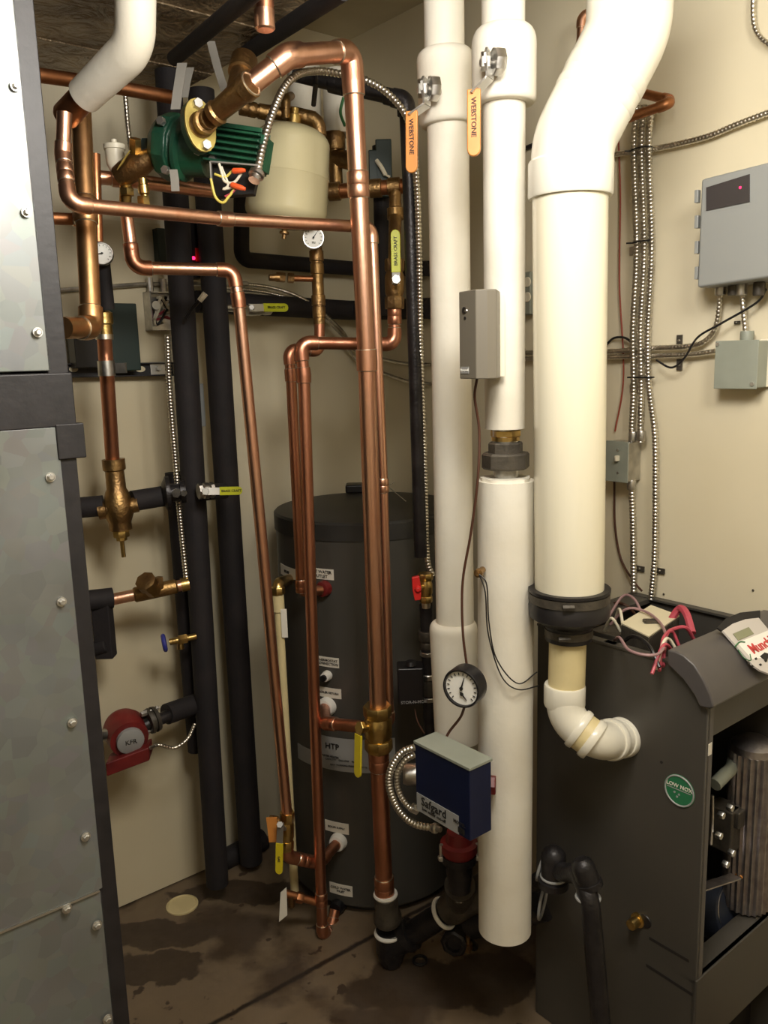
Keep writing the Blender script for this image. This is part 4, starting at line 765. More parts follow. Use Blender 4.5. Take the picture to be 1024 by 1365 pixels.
def ohandle(label, hubp, Y, x, y0, y1, s=1.0):
    t = Thing('valve_handle', label, 'valve handle'); hub = P(*hubp, Y); k_ = dep(hub) / F; right = V((1, 0, 0))
    mb = MB(); hexprof(mb, hub + right * 12 * k_ * s, V((.95, .25, 0)), 0, 14 * k_ * s, 18 * k_ * s, seg=8); mb.tube([hub, hub + V((30 * k_, .04, 0))], 8 * k_, 12); hexprof(mb, hub - right * 4 * k_, right, 0, 12 * k_, 12 * k_, seg=6); t.part('stem_nut', mb, M['steel'])
    mb = MB(); p = P(hubp[0] + 6, hubp[1] - 14, Y); q = P(hubp[0] + 8, hubp[1] + 22, Y); e = P(x, y0 + 6, Y - .01)
    wv = V((-.5, -.8, 0)).normalized() * 9.5 * k_ * s * 1.3
    c1 = [P(hubp[0] + 4, hubp[1], Y) + (ZU * math.cos(w) + V((-.35, -.94, 0)) * math.sin(w)) * 17 * k_ * s for w in [2 * math.pi * i / 8 + .39 for i in range(8)]]
    mb.prism(c1, V((.9, -.3, 0)).normalized() * 3 * k_); bar(mb, q + ZU * 12 * k_, q, wv * .8, .004, 0, False); bar(mb, q, e, wv * .8, .004, 0, False); lv = t.part('bracket', mb, M['zinc'])
    w2 = V((1, -.25, 0)).normalized() * 9 * k_ * s
    mb = MB(); a, b = P(x, y0, Y - .012), P(x, y1, Y - .012); bar(mb, a, b, w2, .009 * s); g = t.part('grip', mb, M['orangegrip'], bevel=.002)
    n = V((-.25, -1, 0)).normalized(); t.part('lettering', text_mb('WEBSTONE', a.lerp(b, .42) + n * (.0053 * s), -ZU, V((1, -.25, 0)), 9.5 * k_ * s), M['brownprint'], of=g)
    return t
ohandle('orange gripped valve handle on the left white jacketed pipe', (561, 118), 1.76, 549, 148, 231, .9).done()
ohandle('orange gripped valve handle on the right white jacketed pipe', (645, 82), 1.58, 632, 119, 209).done()
# sensor box
t = Thing('sensor_box', 'taupe grey sensor box clipped to the right white jacketed pipe', 'sensor box')
a = P(613, 505, 1.57); zt = P(613, 389, 1.57).z; f = P(640, 505, 1.53)
mid = V((f.x - .008, f.y - .008, a.z)); rgt = P(667, 503, 1.585)
pts = [V((a.x, a.y, a.z)), V((mid.x, mid.y, a.z)), V((f.x + .012, f.y - .012, a.z)), V((f.x + .03, f.y - .004, a.z)), V((rgt.x, rgt.y, a.z)), V((rgt.x, rgt.y + .02, a.z)), V((a.x + .02, a.y + .03, a.z))]
mb = MB(); mb.prism(pts, ZU * (zt - a.z)); cs = t.part('cover', mb, M['sensor'], bevel=.002)
mb = MB(); q = P(670, 502, 1.60); mb.box(V((q.x - .03, q.y, a.z + .002)), V((.034, 0, 0)), V((0, .012, 0)), ZU * (zt - a.z - .008)); t.part('backplate', mb, M['whiteplastic'])
fn = V((mid.x - a.x, mid.y - a.y, 0)).normalized(); nn = fn.cross(ZU); 
if nn.y > 0: nn = -nn
c = V((a.x, a.y, 0)) + fn * .018; c.z = P(620, 414, 1.56).z
mb = MB(); mb.lathe(c, nn, [(0, .006), (.0015, .006)], 16); t.part('adjust_knob', mb, M['black']); mb = MB(); mb.lathe(c + fn * .006 - ZU * .001, nn, [(0, .004), (.002, .003)], 12); t.part('screw', mb, M['steel']); mb = MB(); mb.lathe(c - ZU * .014 + fn * .002, nn, [(0, .003), (.001, .003)], 12); t.part('hole', mb, M['black'])
c.z = a.z + .016; mb = MB(); mb.cbox(c, fn * .013, nn * .001, ZU * .006); lb = t.part('name_plate', mb, M['silverlabel']); t.part('lettering', text_mb('Honeywell', c + nn * .0012, fn, ZU, .0062), M['white'], of=lb)
t.done()
wire('sensor_cable', 'dark cable running from the grey sensor box down to the dial gauge', 'cable', [P(636, 505, 1.56), P(633, 530, 1.58), P(639, 575, 1.59), P(637, 640, 1.58), P(628, 710, 1.60), P(617, 775, 1.62), P(617, 840, 1.62), P(623, 892, 1.62)], 1.9, 'wire_brown')
# thermowell
t = Thing('temperature_probe', 'small brass temperature probe in the right white pipe', 'probe'); a = P(641, 763, 1.60); w = V((-.4, -.9, 0)).normalized()
mb = MB(); mb.lathe(a + V((.006, .02, 0)), w, [(0, .007), (.02, .007), (.021, .009), (.03, .009), (.031, .004), (.036, .004)], 12); t.part('well', mb, M['bronze']); 
mb = MB(); mb.tube(smooth([a + w * .012, P(649, 780, 1.58), P(652, 830, 1.585), P(662, 878, 1.585), P(690, 911, 1.585), P(716, 896, 1.64)]), .0014, 8); t.part('lead', mb, M['black']); mb = MB(); mb.tube(smooth([a + w * .012, P(647, 790, 1.58), P(651, 845, 1.585), P(668, 900, 1.585), P(690, 919, 1.585), P(719, 914, 1.64)]), .0014, 8); t.part('lead', mb, M['black']); t.done()
# big gauge
n_ = V((-.62, -1, -.02)).normalized(); gc = P(616, 917, 1.565)
t = dial('pressure_gauge', 'large black-rimmed dial gauge fixed to the right white pipe', gc, n_, mr(27.5, gc), depth=.032, rimm='black', hand=72, marks=16, sub=-50, upv=V((-.05, 0, 1)))
mb = MB(); mb.tube([gc - n_ * .03, P(660, 912, 1.68)], .009, 12); hexprof(mb, gc - n_ * .06, n_, 0, .02, .013); t.part('stem', mb, M['brass']); t.done()
wire('capillary_tube', 'dark capillary from the large dial gauge down to the blue box', 'tube', [P(620, 940, 1.6), P(614, 956, 1.61), P(600, 974, 1.62), P(594, 985, 1.62)], 1.9, 'wire_brown')
# blue control box
t = Thing('flow_control_box', 'navy blue control box with a grey lid above the red flange', 'control box')
C = P(626, 1025, 1.48); lb_ = reach(C, B, 553); la_ = reach(C, A, 655); hz = C.z - on(622, 1119, C, RN).z
bz = C - ZU * hz
mb = MB(); mb.box(bz, B * lb_, A * la_, ZU * (hz - .004)); cs = t.part('case', mb, M['blue'], bevel=.002)
mb = MB(); mb.box(C - ZU * .004 + (-A - B) * .002, B * (lb_ + .004), A * (la_ + .004), ZU * .006); t.part('lid', mb, M['greybox2'], bevel=.001)
def bf(px, py, o=.001): return on(px, py, C + RN * o, RN)
q = [bf(556, 1056), bf(613, 1088), bf(612, 1111), bf(556, 1079)]
q0 = bf(556, 1056); q1 = bf(612, 1110); mb = MB(); hl = (bf(556, 1079).z - q0.z); mb.box(q0, -B * (q1 - q0).dot(-B), ZU * hl, RN * .001); lb = t.part('label_plate', mb, M['silverlabel'])
mb = text_mb('Safgard', q0 - B * (lb_ * .33) + ZU * hl * .33 + RN * .0016, -B, ZU, .026); t.part('lettering', mb, M['ink'], of=lb)
mb = text_mb('low water cut-off', q0 - B * (lb_ * .33) + ZU * hl * .72 + RN * .0016, -B, ZU, .010); t.part('lettering', mb, M['ink'], of=lb)
mb = text_mb('MODEL', q0 - B * (lb_ * .8) + ZU * hl * .35 + RN * .0016, -B, ZU, .010); t.part('lettering', mb, M['ink'], of=lb)
mb = MB(); mb.box(q0 - B * (lb_ * .77) + ZU * hl * .85 + RN * .001, -B * lb_ * .12, ZU * -hl * .3, RN * .0005); t.part('printed_block', mb, M['ink'], of=lb)
mb = MB(); c = C + A * la_ * .85 - ZU * (C.z - P(655, 1045, 1.62).z); c = P(652, 1046, 1.60); hexprof(mb, c, V((1, -.2, 0)), 0, .014, .02); t.part('side_knob', mb, M['red'], label='dark red side knob'); mb = MB(); hexprof(mb, P(649, 1063, 1.585), V((.6, -.8, 0)), 0, .008, .006); t.part('screw', mb, M['zinc']); t.done()
for k, (ps, lab) in enumerate(((([(553, 996), (535, 1004), (521, 1026), (520, 1052), (532, 1080), (552, 1098), (580, 1104)]), 'outer flexible conduit loop left of the blue box'), (([(553, 1006), (540, 1014), (530, 1032), (531, 1052), (540, 1070), (550, 1080)]), 'inner flexible conduit loop left of the blue box'))):
    conduit('flexible_conduit', lab, 'conduit', [P(x, y, 1.68) for x, y in ps], (5.2, 4.2)[k], pitch=.0075)
mb = MB(); a, b = P(577, 1103, 1.68), P(592, 1107, 1.66); mb.lathe(a, b - a, [(0, .009), (.003, .012), (.01, .012), (.012, .007), (.022, .006)], 12); solo('conduit_connector', mb, M['steel'], 'steel connector on the outer conduit loop at the lower corner of the blue box', 'connector')
mb = MB(); hexprof(mb, P(549, 1076, 1.68), V((.8, .1, -.5)), 0, .016, .011); solo('conduit_connector', mb, M['steel'], 'steel connector on the inner conduit loop at the left edge of the blue box', 'connector')
mb = MB(); q = P(548, 1032, 1.72); mb.lathe(q, V((1, 0, 0)), [(-.018, .02), (-.01, .024), (.02, .024)], 20); solo('conduit_hub', mb, M['steel'], 'round steel fitting left of the blue box inside the conduit loops', 'fitting')
# red flange + iron piping on floor
t = Thing('pump_flange', 'red painted flange and iron reducer under the blue box', 'flange'); c = P(612, 1128, 1.80); k_ = dep(c) / F
mb = MB(); mb.lathe(c, -ZU, [(-22 * k_, 16 * k_), (-8 * k_, 18 * k_), (-6 * k_, 25 * k_), (5 * k_, 25 * k_), (6 * k_, 22 * k_), (10 * k_, 22 * k_)], 28); t.part('red_flange', mb, M['red'], label='dark red flange')
mb = MB(); mb.lathe(c, -ZU, [(10 * k_, 24 * k_), (20 * k_, 24 * k_), (21 * k_, 17 * k_), (36 * k_, 18 * k_), (58 * k_, 15 * k_), (64 * k_, 15 * k_)], 24); t.part('reducer', mb, M['iron'])
for s in (-1, 1): mb = MB(); mb.tube([c + V((s * 24 * k_, -.01, .012)), c + V((s * 24 * k_, -.01, -.03))], .005, 8); hexprof(mb, c + V((s * 24 * k_, -.01, -.018)), -ZU, 0, .01, .009); t.part('flange_bolt', mb, M['zinc'])
t.done()
t = Thing('iron_manifold', 'black iron floor piping with white sealant rings under the main riser', 'pipe'); 
a = P(514, 1192, 1.97); 
zf = Z(520, 1278, 0)
jb = P(520, 1262, 1.99); jb2 = P(612, 1196, 1.86 + .1)
je = P(612, 1200, 1.95); r = mr(16, jb)
mb = MB(); k_ = dep(a) / F; mb.lathe(a, P(519, 1250, 1.985) - a, [(0, 14 * k_), (2 * k_, 16 * k_), (28 * k_, 16 * k_), (34 * k_, 19 * k_), (42 * k_, 19 * k_), (46 * k_, 16 * k_)], 24); t.part('adapter', mb, M['iron_grey'])
path, _ = fillet([P(519, 1238, 1.985), P(520, 1262, 1.99), P(560, 1238, 1.97), P(610, 1206, 1.93)], r * 1.3); mb = MB(); mb.tube(path[:-1] + [P(600, 1212, 1.935)], r, 24); t.part('pipe', mb, M['iron'])
mb = MB(); c = P(521, 1260, 1.99); mb.lathe(c + ZU * r * 1.5, -ZU, [(0, r * 1.2), (r * 2.0, r * 1.25), (r * 2.9, r * .95), (max(r * 3.0, c.z + r * 1.5 - .002), r * .8)], 24); d_ = (P(560, 1238, 1.97) - c).normalized(); mb.lathe(c, d_, [(0, r * 1.1), (r * 1.6, r * 1.15), (r * 1.7, r * 1.3), (r * 2.3, r * 1.3), (r * 2.4, r)], 24); t.part('tee', mb, M['iron'])
d2 = (P(640, 1190, 1.9) - P(575, 1228, 1.96)).normalized(); c = P(600, 1212, 1.935)
mb = MB(); mb.lathe(c - d2 * .01, d2, [(0, r * 1.15), (.02, r * 1.3), (.09, r * 1.3), (.2, r * 1.2)], 24); up_ = P(613, 1180, 1.86) - (c + d2 * .04); mb.lathe(c + d2 * .04, up_, [(0, r * 1.15), (up_.length * .7, r * 1.15), (up_.length, r * 1.2)], 24); t.part('tee', mb, M['iron_grey'])
for (p, n, rr) in ((P(514, 1192, 1.97), V((.02, 0, -1)), 13.5), (P(518, 1243, 1.985), V((.02, 0, -1)), 16.5), (P(592, 1217, 1.94), d2, 19), (P(613, 1186, 1.86), up_, 14)):
    mb = MB(); mb.ring(p, n, mr(rr, p), mr(3, p)); t.part('sealant_ring', mb, M['white'])
t.done()
foamh('thick iron pipe on the floor behind the foot of the right white jacketed pipe', [P(630, 1230, 1.93), P(724, 1205, 1.78)], 20, 'iron', 'iron_pipe')
t = Thing('flange_cap', 'black bolted cap with small brass drain under the jacketed pipe', 'pipe fitting'); c = P(606, 1256, 1.94); n = V((-.35, -.93, .05)).normalized(); 
mb = MB(); mb.lathe(c, n, [(-.06, .022), (-.012, .026), (-.01, .036), (.008, .036), (.012, .03), (.012, .022), (.004, .02), (.004, .002)], 8); t.part('cap', mb, M['iron']); mb = MB(); q = P(624, 1262, 1.93); mb.lathe(q + ZU * .03, -ZU, [(0, .006), (.02, .006), (.021, .012), (.035, .012), (.036, .008), (.045, .008)], 10); t.part('drain', mb, M['bronze']); mb = MB(); mb.tube([P(622, 1250, 1.96), P(632, 1262, 1.99)], .012, 10); t.part('stub', mb, M['iron']); t.done()
mb = MB(); mb.ring(Z(560, 1280, .004), ZU, .018, .004); solo('rubber_washer', mb, M['rubber'], 'dark washer lying on the floor near the iron tee', 'washer')
# behind right: fittings near boiler foot
t = Thing('iron_elbow_line', 'dark iron elbows beside the boiler, ending in a pipe down to the floor', 'pipe'); k_ = dep(P(740, 1150, 1.7)) / F
path, _ = fillet([P(712, 1178, 1.74), P(740, 1160, 1.67), P(784, 1168, 1.50), P(806, 1420, 1.46)], .045); mb = MB(); mb.tube(path, mr(13, P(790, 1230, 1.5)), 20); t.part('pipe', mb, M['iron'])
c = P(738, 1143, 1.66); mb = MB(); mb.ball(c, mr(17, c)); mb.lathe(c, -ZU, [(0, 16 * k_), (30 * k_, 16 * k_), (31 * k_, 20 * k_), (40 * k_, 20 * k_)], 20); t.part('elbow', mb, M['iron']); c = P(780, 1174, 1.52); mb = MB(); mb.lathe(c + (ZU * .02), V((.3, -.15, -.9)), [(-.028, .012), (-.022, .02), (-.01, .024), (.02, .024), (.021, .027), (.032, .027), (.034, .02)], 24); t.part('elbow', mb, M['iron'])
for (x, y, Y, n, rr) in ((722, 1155, 1.70, V((.8, -.4, -.2)), 18), (738, 1168, 1.66, ZU, 16), (784, 1196, 1.51, ZU, 15), (724, 1200, 1.72, V((.9, -.4, -.1)), 24)):
    mb = MB(); mb.ring(P(x, y, Y), n, mr(rr, P(x, y, Y)), .0035); t.part('sealant_ring', mb, M['silverlabel'])
t.done()

# ================================================================ LARGE PVC VENT
Yv = 1.60
t = Thing('vent_pipe', 'fattest white plastic vent pipe bending above and stepping down into the boiler side', 'pipe')
pts = [P(842, -70, 1.57), P(838, 42, 1.575), P(764, 188, 1.58), P(761, 250, 1.58)]; r = mr(53, P(760, 230, 1.58)); path, _ = fillet(pts, r * 1.6, 14)
mb = MB(); mb.sweep(path, [r * (1.02)] * len(path), 48); t.part('elbow', mb, M['pvc'])
def cuff(p, d, l, rr, nm='hub', m='pvc'):
    mb = MB(); mb.lathe(p, d, [(0, rr * .96), (.004, rr), (l - .004, rr), (l, rr * .97), (l, rr * .9)], 48); return t.part(nm, mb, M[m])
d0 = (pts[2] - pts[1]).normalized(); cuff(pts[1].lerp(pts[2], .34), d0, .03, r * 1.035); cuff(pts[1].lerp(pts[2], .55), d0, .02, r * 1.035)
cuff(P(761, 213, 1.58), V((0, 0, -1)), mr(48, pts[3]), r * 1.06)
a = P(760, 250, 1.58); b = P(759, 792, 1.60); mb = MB(); mb.tube([a, b], mr(50, a), 48); vp = t.part('straight_length', mb, M['pvc_cream'])
# rubber reducer
a = P(759, 783, 1.60); k_ = dep(a) / F; mb = MB(); mb.lathe(a, -ZU, [(0, 50 * k_), (0, 54 * k_), (4 * k_, 54 * k_), (5 * k_, 52 * k_), (20 * k_, 52 * k_), (24 * k_, 54 * k_), (38 * k_, 53 * k_), (48 * k_, 38 * k_), (52 * k_, 31 * k_), (72 * k_, 31 * k_), (73 * k_, 27 * k_)], 48); rd = t.part('rubber_reducer', mb, M['rubber'])
mb = MB(); mb.lathe(a, -ZU, [(6 * k_, 52.5 * k_), (6 * k_, 53.3 * k_), (17 * k_, 53.3 * k_), (17 * k_, 52.5 * k_)], 48); hexprof(mb, a + V((-.02, -54 * k_, -12 * k_)), V((1, 0, 0)), -.01, .012, 4 * k_); t.part('band_clamp', mb, M['iron_grey'], of=rd)
mb = MB(); mb.lathe(a, -ZU, [(56 * k_, 31.4 * k_), (56 * k_, 32 * k_), (66 * k_, 32 * k_), (66 * k_, 31.4 * k_)], 48); hexprof(mb, a + V((-.02, -33 * k_, -61 * k_)), V((1, 0, 0)), -.01, .012, 3.6 * k_); t.part('band_clamp', mb, M['iron_grey'], of=rd)
# small pipe + elbows into boiler
s0 = S(830, 985); inn = -RN
pa = P(757, 850, 1.60); pb = P(753, 950, 1.59); r3 = mr(24.5, pa)
mb = MB(); mb.tube([pa, P(755, 925, 1.60)], r3, 36); sp = t.part('short_length', mb, M['pvc_yellow'], label='yellowed short pipe with faint print')
pc_ = P(793, 990, 1.55)
pe = s0 + inn * .02; 
mid = s0 + RN * .07
pts = [P(753, 915, 1.60), P(754, 958, 1.59), P(796, 990, 1.56) , pe]
path, _ = fillet(pts, r3 * 1.9, 10); mb = MB(); mb.tube(path, r3 * 1.02, 36); t.part('elbow', mb, M['pvc'])
cuff(P(753, 912, 1.60), V((0, 0, -1)), mr(30, pa), r3 * 1.13)
dd = (pts[2] - pts[1]).normalized(); cuff(pts[1].lerp(pts[2], .34), dd, .014, r3 * 1.16); cuff(pts[1].lerp(pts[2], .74), dd, .016, r3 * 1.18)
q0_, q1_ = pts[1].lerp(pts[2], .46), pts[1].lerp(pts[2], .74); mb = MB(); mb.tube([q0_, q1_], r3 * 1.06, 36); t.part('middle_length', mb, M['pvc_yellow'], label='yellowed short length between the elbows')
d3 = (pts[3] - pts[2]).normalized(); cuff(pts[2].lerp(pts[3], .38), d3, .016, r3 * 1.16); cuff(pts[2].lerp(pts[3], .7), d3, (pts[3] - pts[2]).length * .2, r3 * 1.14)
t.done()

# ================================================================ RIGHT WALL
t = pipe('copper_pipe', 'short copper pipe high on the right wall behind the vent elbow', 'pipe', [P(796, 15, 2.1), P(776, 22, 2.1), P(773, 90, 2.1)], 6, 'copper', ring='solder'); t.done()
t = pipe('copper_pipe', 'thin copper loop poking out right of the vent elbow', 'pipe', [R(838, 120, .06), R(892, 133, .06), R(892, 138, .10), R(836, 158, .12)], 6, 'copper_dull', ring=None, bend=1); t.done()
mb = MB(); mb.tube([R(670, 210, .01), R(712, 193, .01)], .006, 8); solo('dark_rod', mb, M['iron'], 'thin dark rod on the right wall left of the vent pipe', 'rod')
for k in range(3):
    x = 845 + 10 * k
    pts = [R(x + 4, 140, .03), R(x, 200, .03), R(x + 4, 330, .03), R(x - 1, 440, .03), R(x, 510, .03)] + ([[R(x - 2, 560, .03), R(x - 3, 590, .035)], [R(x - 1, 560, .03), R(x - 1, 590, .035)], [R(x + 8, 575, .03), R(x + 9, 640, .03), R(x + 8, 740, .03), R(x + 3, 800, .03)]][k])
    conduit('armored_cable', ('left', 'middle', 'right')[k] + ' of the three armored cables tied together down the right wall', 'cable', pts, 4.4, group='bundled armored cables on the right wall')
for (x, y) in ((855, 198), (857, 322), (858, 503)):
    c = R(x, y, .03); mb = MB(); w = mr(15, c); pts = []
    for k in range(24): q_ = 2 * math.pi * k / 24; pts.append(c + (-B) * w * math.cos(q_) + RN * .012 * math.sin(q_))
    mb.sweep(pts + [pts[0]], [.002] * 25, 6); mb.tube([c + B * w, c + B * (w + .012) + RN * .01], .002, 6)
    solo('cable_tie', mb, M['black'], {198: 'topmost black tie around the three bundled armored cables', 322: 'middle black tie around the three bundled armored cables', 503: 'lowest black tie around the three bundled armored cables'}[y], 'cable tie')
for (x, y) in ((846, 334), (846, 518)):
    mb = MB(); c = R(x, y, .004); mb.cbox(c, B * .012, ZU * .009, RN * .003); hexprof(mb, c, RN, .003, .008, .005); solo('cable_clip', mb, M['steel'], {334: 'small steel clip beside the cable bundle under its middle tie', 518: 'small steel clip beside the cable bundle under its lowest tie'}[y], 'clip')
conduit('armored_cable', 'armored cable sweeping up to the right across the wall above the grey enclosure', 'cable', [R(800, 208, .02), R(840, 203, .02), R(880, 197, .02), R(940, 183, .02), R(985, 165, .02), R(1030, 148, .02), R(1060, 136, .02)], 4.2)
conduit('armored_cable', 'upper level armored cable curving up into the grey enclosure', 'cable', [R(690, 470, .02), R(800, 469, .02), R(870, 464, .02), R(920, 461, .02), R(943, 452, .02), R(956, 430, .022), R(961, 384, .03)], 3.6)
conduit('armored_cable', 'lower level armored cable ending at the square grey junction box', 'cable', [R(690, 478, .02), R(800, 476, .02), R(880, 474, .02), R(925, 472, .02), R(954, 468, .02)], 3.6)
conduit('armored_cable', 'short armored cable between the grey enclosure and the junction box', 'cable', [R(989, 384, .03), R(991, 410, .03), R(995, 450, .025)], 3.8)
conduit('armored_cable', 'armored cable arc entering at the top right corner of the wall', 'cable', [R(1008, -30, .02), R(1004, 10, .02), R(1008, 40, .02), R(1024, 58, .02), R(1050, 66, .02)], 3.5)
conduit('armored_cable', 'armored cable dropping from the switch box to the boiler', 'cable', [R(842, 644, .03), R(844, 700, .03), R(845, 790, .03)], 4.4)
for (x, y, lab) in ((906, 454, 'steel strap clip above the upper level armored cable'), (906, 486, 'steel strap clip under the lower level armored cable'), (853, 758, 'steel clip on the left cable just above the boiler'), (880, 761, 'steel clip on the right cable just above the boiler'), (983, 430, 'tiny dark clip on the wall left of the short armored cable')):
    c = R(x, y, .004); mb = MB(); s = .5 if x == 983 else 1
    if x in (906,): mb.cbox(c, B * .007, ZU * .013, RN * .002)
    else: mb.cbox(c, B * .013 * s, ZU * .007 * s, RN * .002)
    mb.lathe(c, RN, [(.002, .004 * s), (.005, .003 * s)], 10, 1); solo('cable_clip', mb, [M['iron_grey'], M['steel']], lab, 'clip', bevel=.0005)
wire('thermostat_wire', 'thin red-brown wire hanging down the right wall beside the vent pipe', 'wire', [R(824, 175, .006), R(827, 260, .006), R(826, 380, .006), R(831, 470, .008), R(830, 520, .006), R(820, 575, .006)], 1.2, 'wire_red')
wire('thermostat_wire', 'thin brown wire from under the switch box to the boiler top', 'wire', [R(819, 640, .006), R(820, 700, .006), R(828, 745, .006), R(845, 775, .03), R(856, 788, .02)], 1.5, 'wire_brown')
wire('black_wire', 'thin black wire looping under the grey enclosure and across the level cables', 'wire', [R(1022, 385, .03), R(1008, 404, .03), R(960, 432, .045), R(930, 450, .045), R(912, 478, .045), R(895, 490, .045), R(875, 480, .045)], 1.6, 'black')
wire('black_wire', 'thin black wire arc left of the cable bundle', 'wire', [R(806, 462, .01), R(818, 451, .01), R(832, 450, .02), R(842, 456, .03)], 1.6, 'black')
# switch plate seen between pipes
t = Thing('outlet_box', 'steel outlet box seen between white pipes on the right wall', 'outlet box'); c = R(700, 392, .02); mb = MB(); mb.cbox(c, B * .035, ZU * .055, RN * .02); t.part('box', mb, M['greybox2'], bevel=.003); 
for y in (376, 396): mb = MB(); mb.lathe(R(703, y, .041), RN, [(0, .013), (.003, .012)], 20); t.part('receptacle', mb, M['whiteplastic'])
t.done()
# switch box
t = Thing('light_switch_box', 'steel handy box with white toggle switch at the foot of the cable bundle', 'switch box'); c = R(848, 613, .03); hz = mr(28, c)
a = R(867, 641, .0); a0 = R(836, 641, .055)
mb = MB(); top_ = R(848, 587, .0).z; zb = R(867, 641, 0).z
cc = on(838, 613, RW0 + RN * .055, RN); wB = reach(cc, B, 808)
mb.box(V((cc.x, cc.y, zb)), B * wB, A * .052, ZU * (top_ - zb)); bx = t.part('box', mb, M['steel'], bevel=.003)
mb = MB(); mb.box(V((cc.x, cc.y, zb - .002)) + RN * .002, B * wB, RN * -.003, ZU * (top_ - zb + .004)); t.part('cover_plate', mb, M['greybox2'], bevel=.002)
c = on(824, 613, RW0 + RN * .058, RN); mb = MB(); mb.cbox(c + RN * .004 + ZU * .004, B * .004, ZU * .007, RN * .006); t.part('toggle', mb, M['whiteplastic'], bevel=.002)
for y in (600, 630): mb = MB(); mb.lathe(on(824, y, RW0 + RN * .057, RN), RN, [(0, .003), (.002, .003)], 10); t.part('screw', mb, M['zinc'])
for (x, y) in ((844, 582), (855, 581), (842, 646)): mb = MB(); q = R(x, y, .033); hexprof(mb, q, ZU, -.012, .012, .011, seg=10); t.part('connector', mb, M['steel'])
t.done()
# grey controller enclosure
t = Thing('controller_enclosure', 'large grey wall enclosure with dark display window and red light', 'control box'); off = .10
def E_(px, py, o=0): return on(px, py, RW0 + RN * (off + o), RN)
a = E_(929, 384); tl = E_(928, 240); wB = reach(a, -B, 1048); 
hh = tl.z - a.z; tilt = ZU * .0
rv = (-B + ZU * .05).normalized(); 
mb = MB(); mb.box(a + A * (off - .004), rv * wB, RN * (off - .02), ZU * hh); t.part('housing', mb, M['greybox'], bevel=.008)
mb = MB(); mb.box(a + A * .018 , rv * wB, RN * .018, ZU * hh); t.part('door', mb, M['greybox'], bevel=.006)
def onE(px, py, o=.001): return on(px, py, a + RN * o, RN)
q = [onE(942, 250), onE(1000, 232), onE(1000, 269), onE(942, 281)]; mb = MB(); mb.prism(q, RN * .0015); dw = t.part('display_window', mb, M['darkglass'])
mb = MB(); mb.lathe(onE(987, 250, .0026), RN, [(0, .0025), (.0015, .002)], 12); t.part('indicator', mb, M['led'])
for y in (262, 296, 330, 364): mb = MB(); c = E_(930, y, -.012); mb.cbox(c, B * .004, ZU * .013, RN * .006); t.part('hinge', mb, M['greybox'], bevel=.001)
for (x, m) in ((961, 'steel'), (978, 'iron_grey'), (989, 'steel'), (1012, 'iron_grey')): c = R(x, 386, .045); mb = MB(); hexprof(mb, c, ZU, -.012, .015, .012, seg=10); t.part('conduit_fitting', mb, M[m])
mb = MB(); c = R(1015, 392, .045); t.done()
t = Thing('junction_box', 'square grey-green metal junction box below the grey enclosure', 'junction box'); off = .055
a = on(953, 517, RW0 + RN * off, RN); w_ = reach(a, -B, 1008); hz = on(953, 456, a, RN).z - a.z
mb = MB(); mb.box(a + RN * .0, -B * w_, A * (off - .002), ZU * hz); t.part('box', mb, M['greybox2'], bevel=.003); mb = MB(); mb.box(a + RN * .002 - ZU * .002 + B * .002, -B * (w_ + .004), A * .003, ZU * (hz + .004)); t.part('cover', mb, M['greybox2'], bevel=.002)
for (x, y) in ((957, 459), (1003, 512)): mb = MB(); mb.lathe(on(x, y, a + RN * .002, RN), RN, [(0, .005), (.003, .004)], 10); t.part('screw', mb, M['zinc'])
mb = MB(); q = R(996, 450, .025); hexprof(mb, q, ZU, -.014, .014, .014, seg=10); t.part('connector', mb, M['greybox2']); t.done()
mb = MB(); a2 = R(1010, 516, .012); mb.box(a2, -B * .12, A * .01, ZU * hz * 1.03); solo('blank_wall_plate', mb, M['whiteplastic'], 'pale blank plate right behind the square grey junction box', 'wall plate', bevel=.002)
# wall scuffs
for (x, y, lab) in ((1004, 787, 'small dark screw head in the wall above the boiler control head'), (885, 792, 'small dark screw head in the wall at the top rear edge of the boiler')):
    mb = MB(); mb.lathe(R(x, y, .001), RN, [(0, .003), (.002, .002)], 8); solo('wall_screw', mb, M['iron_grey'], lab, 'screw')

# ================================================================ BOILER
t = Thing('boiler', 'dark grey floor-standing boiler with open front and slanted control head', 'boiler')
def s_(px, py): return (S(px, py) - BS0).dot(-B)
def q_(px, py): p = S(px, py); return (p - BS0).dot(-B), p.z
s_back = s_(716, 900); s_fr, _z = q_(942, 1000)
s1, zt = q_(893, 880); zt2 = q_(790, 855)[1]; zt = (zt + zt2) / 2; s2, z2 = q_(938, 944)
WID = (RW0 - BS0).dot(A) - .012
def bp(s, z, a=0.0): return V((BS0.x, BS0.y, 0)) - B * s + A * a + ZU * z
def fp(px, py, o=0): return on(px, py, bp(s_fr + o, 0), -B)
prof = [(s_back, .0), (s_fr, .0), (s_fr, z2), (s1, zt), (s_back, zt)]
mb = MB(); mb.prism([bp(s, z) for s, z in prof], A * .012); sd = t.part('side_panel', mb, M['boiler'], bevel=.003)
mb = MB(); mb.prism([bp(s, z, WID - .012) for s, z in prof], A * .012); t.part('side_panel', mb, M['boiler'], bevel=.003)
mb = MB(); mb.box(bp(s_back, 0, .012), -B * .012, A * (WID - .024), ZU * zt); t.part('back_panel', mb, M['boiler'])
mb = MB(); mb.box(bp(s_back + .012, zt - .012, .012), -B * .05, A * (WID - .024), ZU * .012); mb.box(bp(s_back, zt - .004, -.002), -B * (s1 - s_back), A * .022, ZU * .006); mb.box(bp(s_back, zt - .004, WID - .022), -B * (s1 - s_back), A * .022, ZU * .006); t.part('top_rim', mb, M['boiler'], bevel=.001)
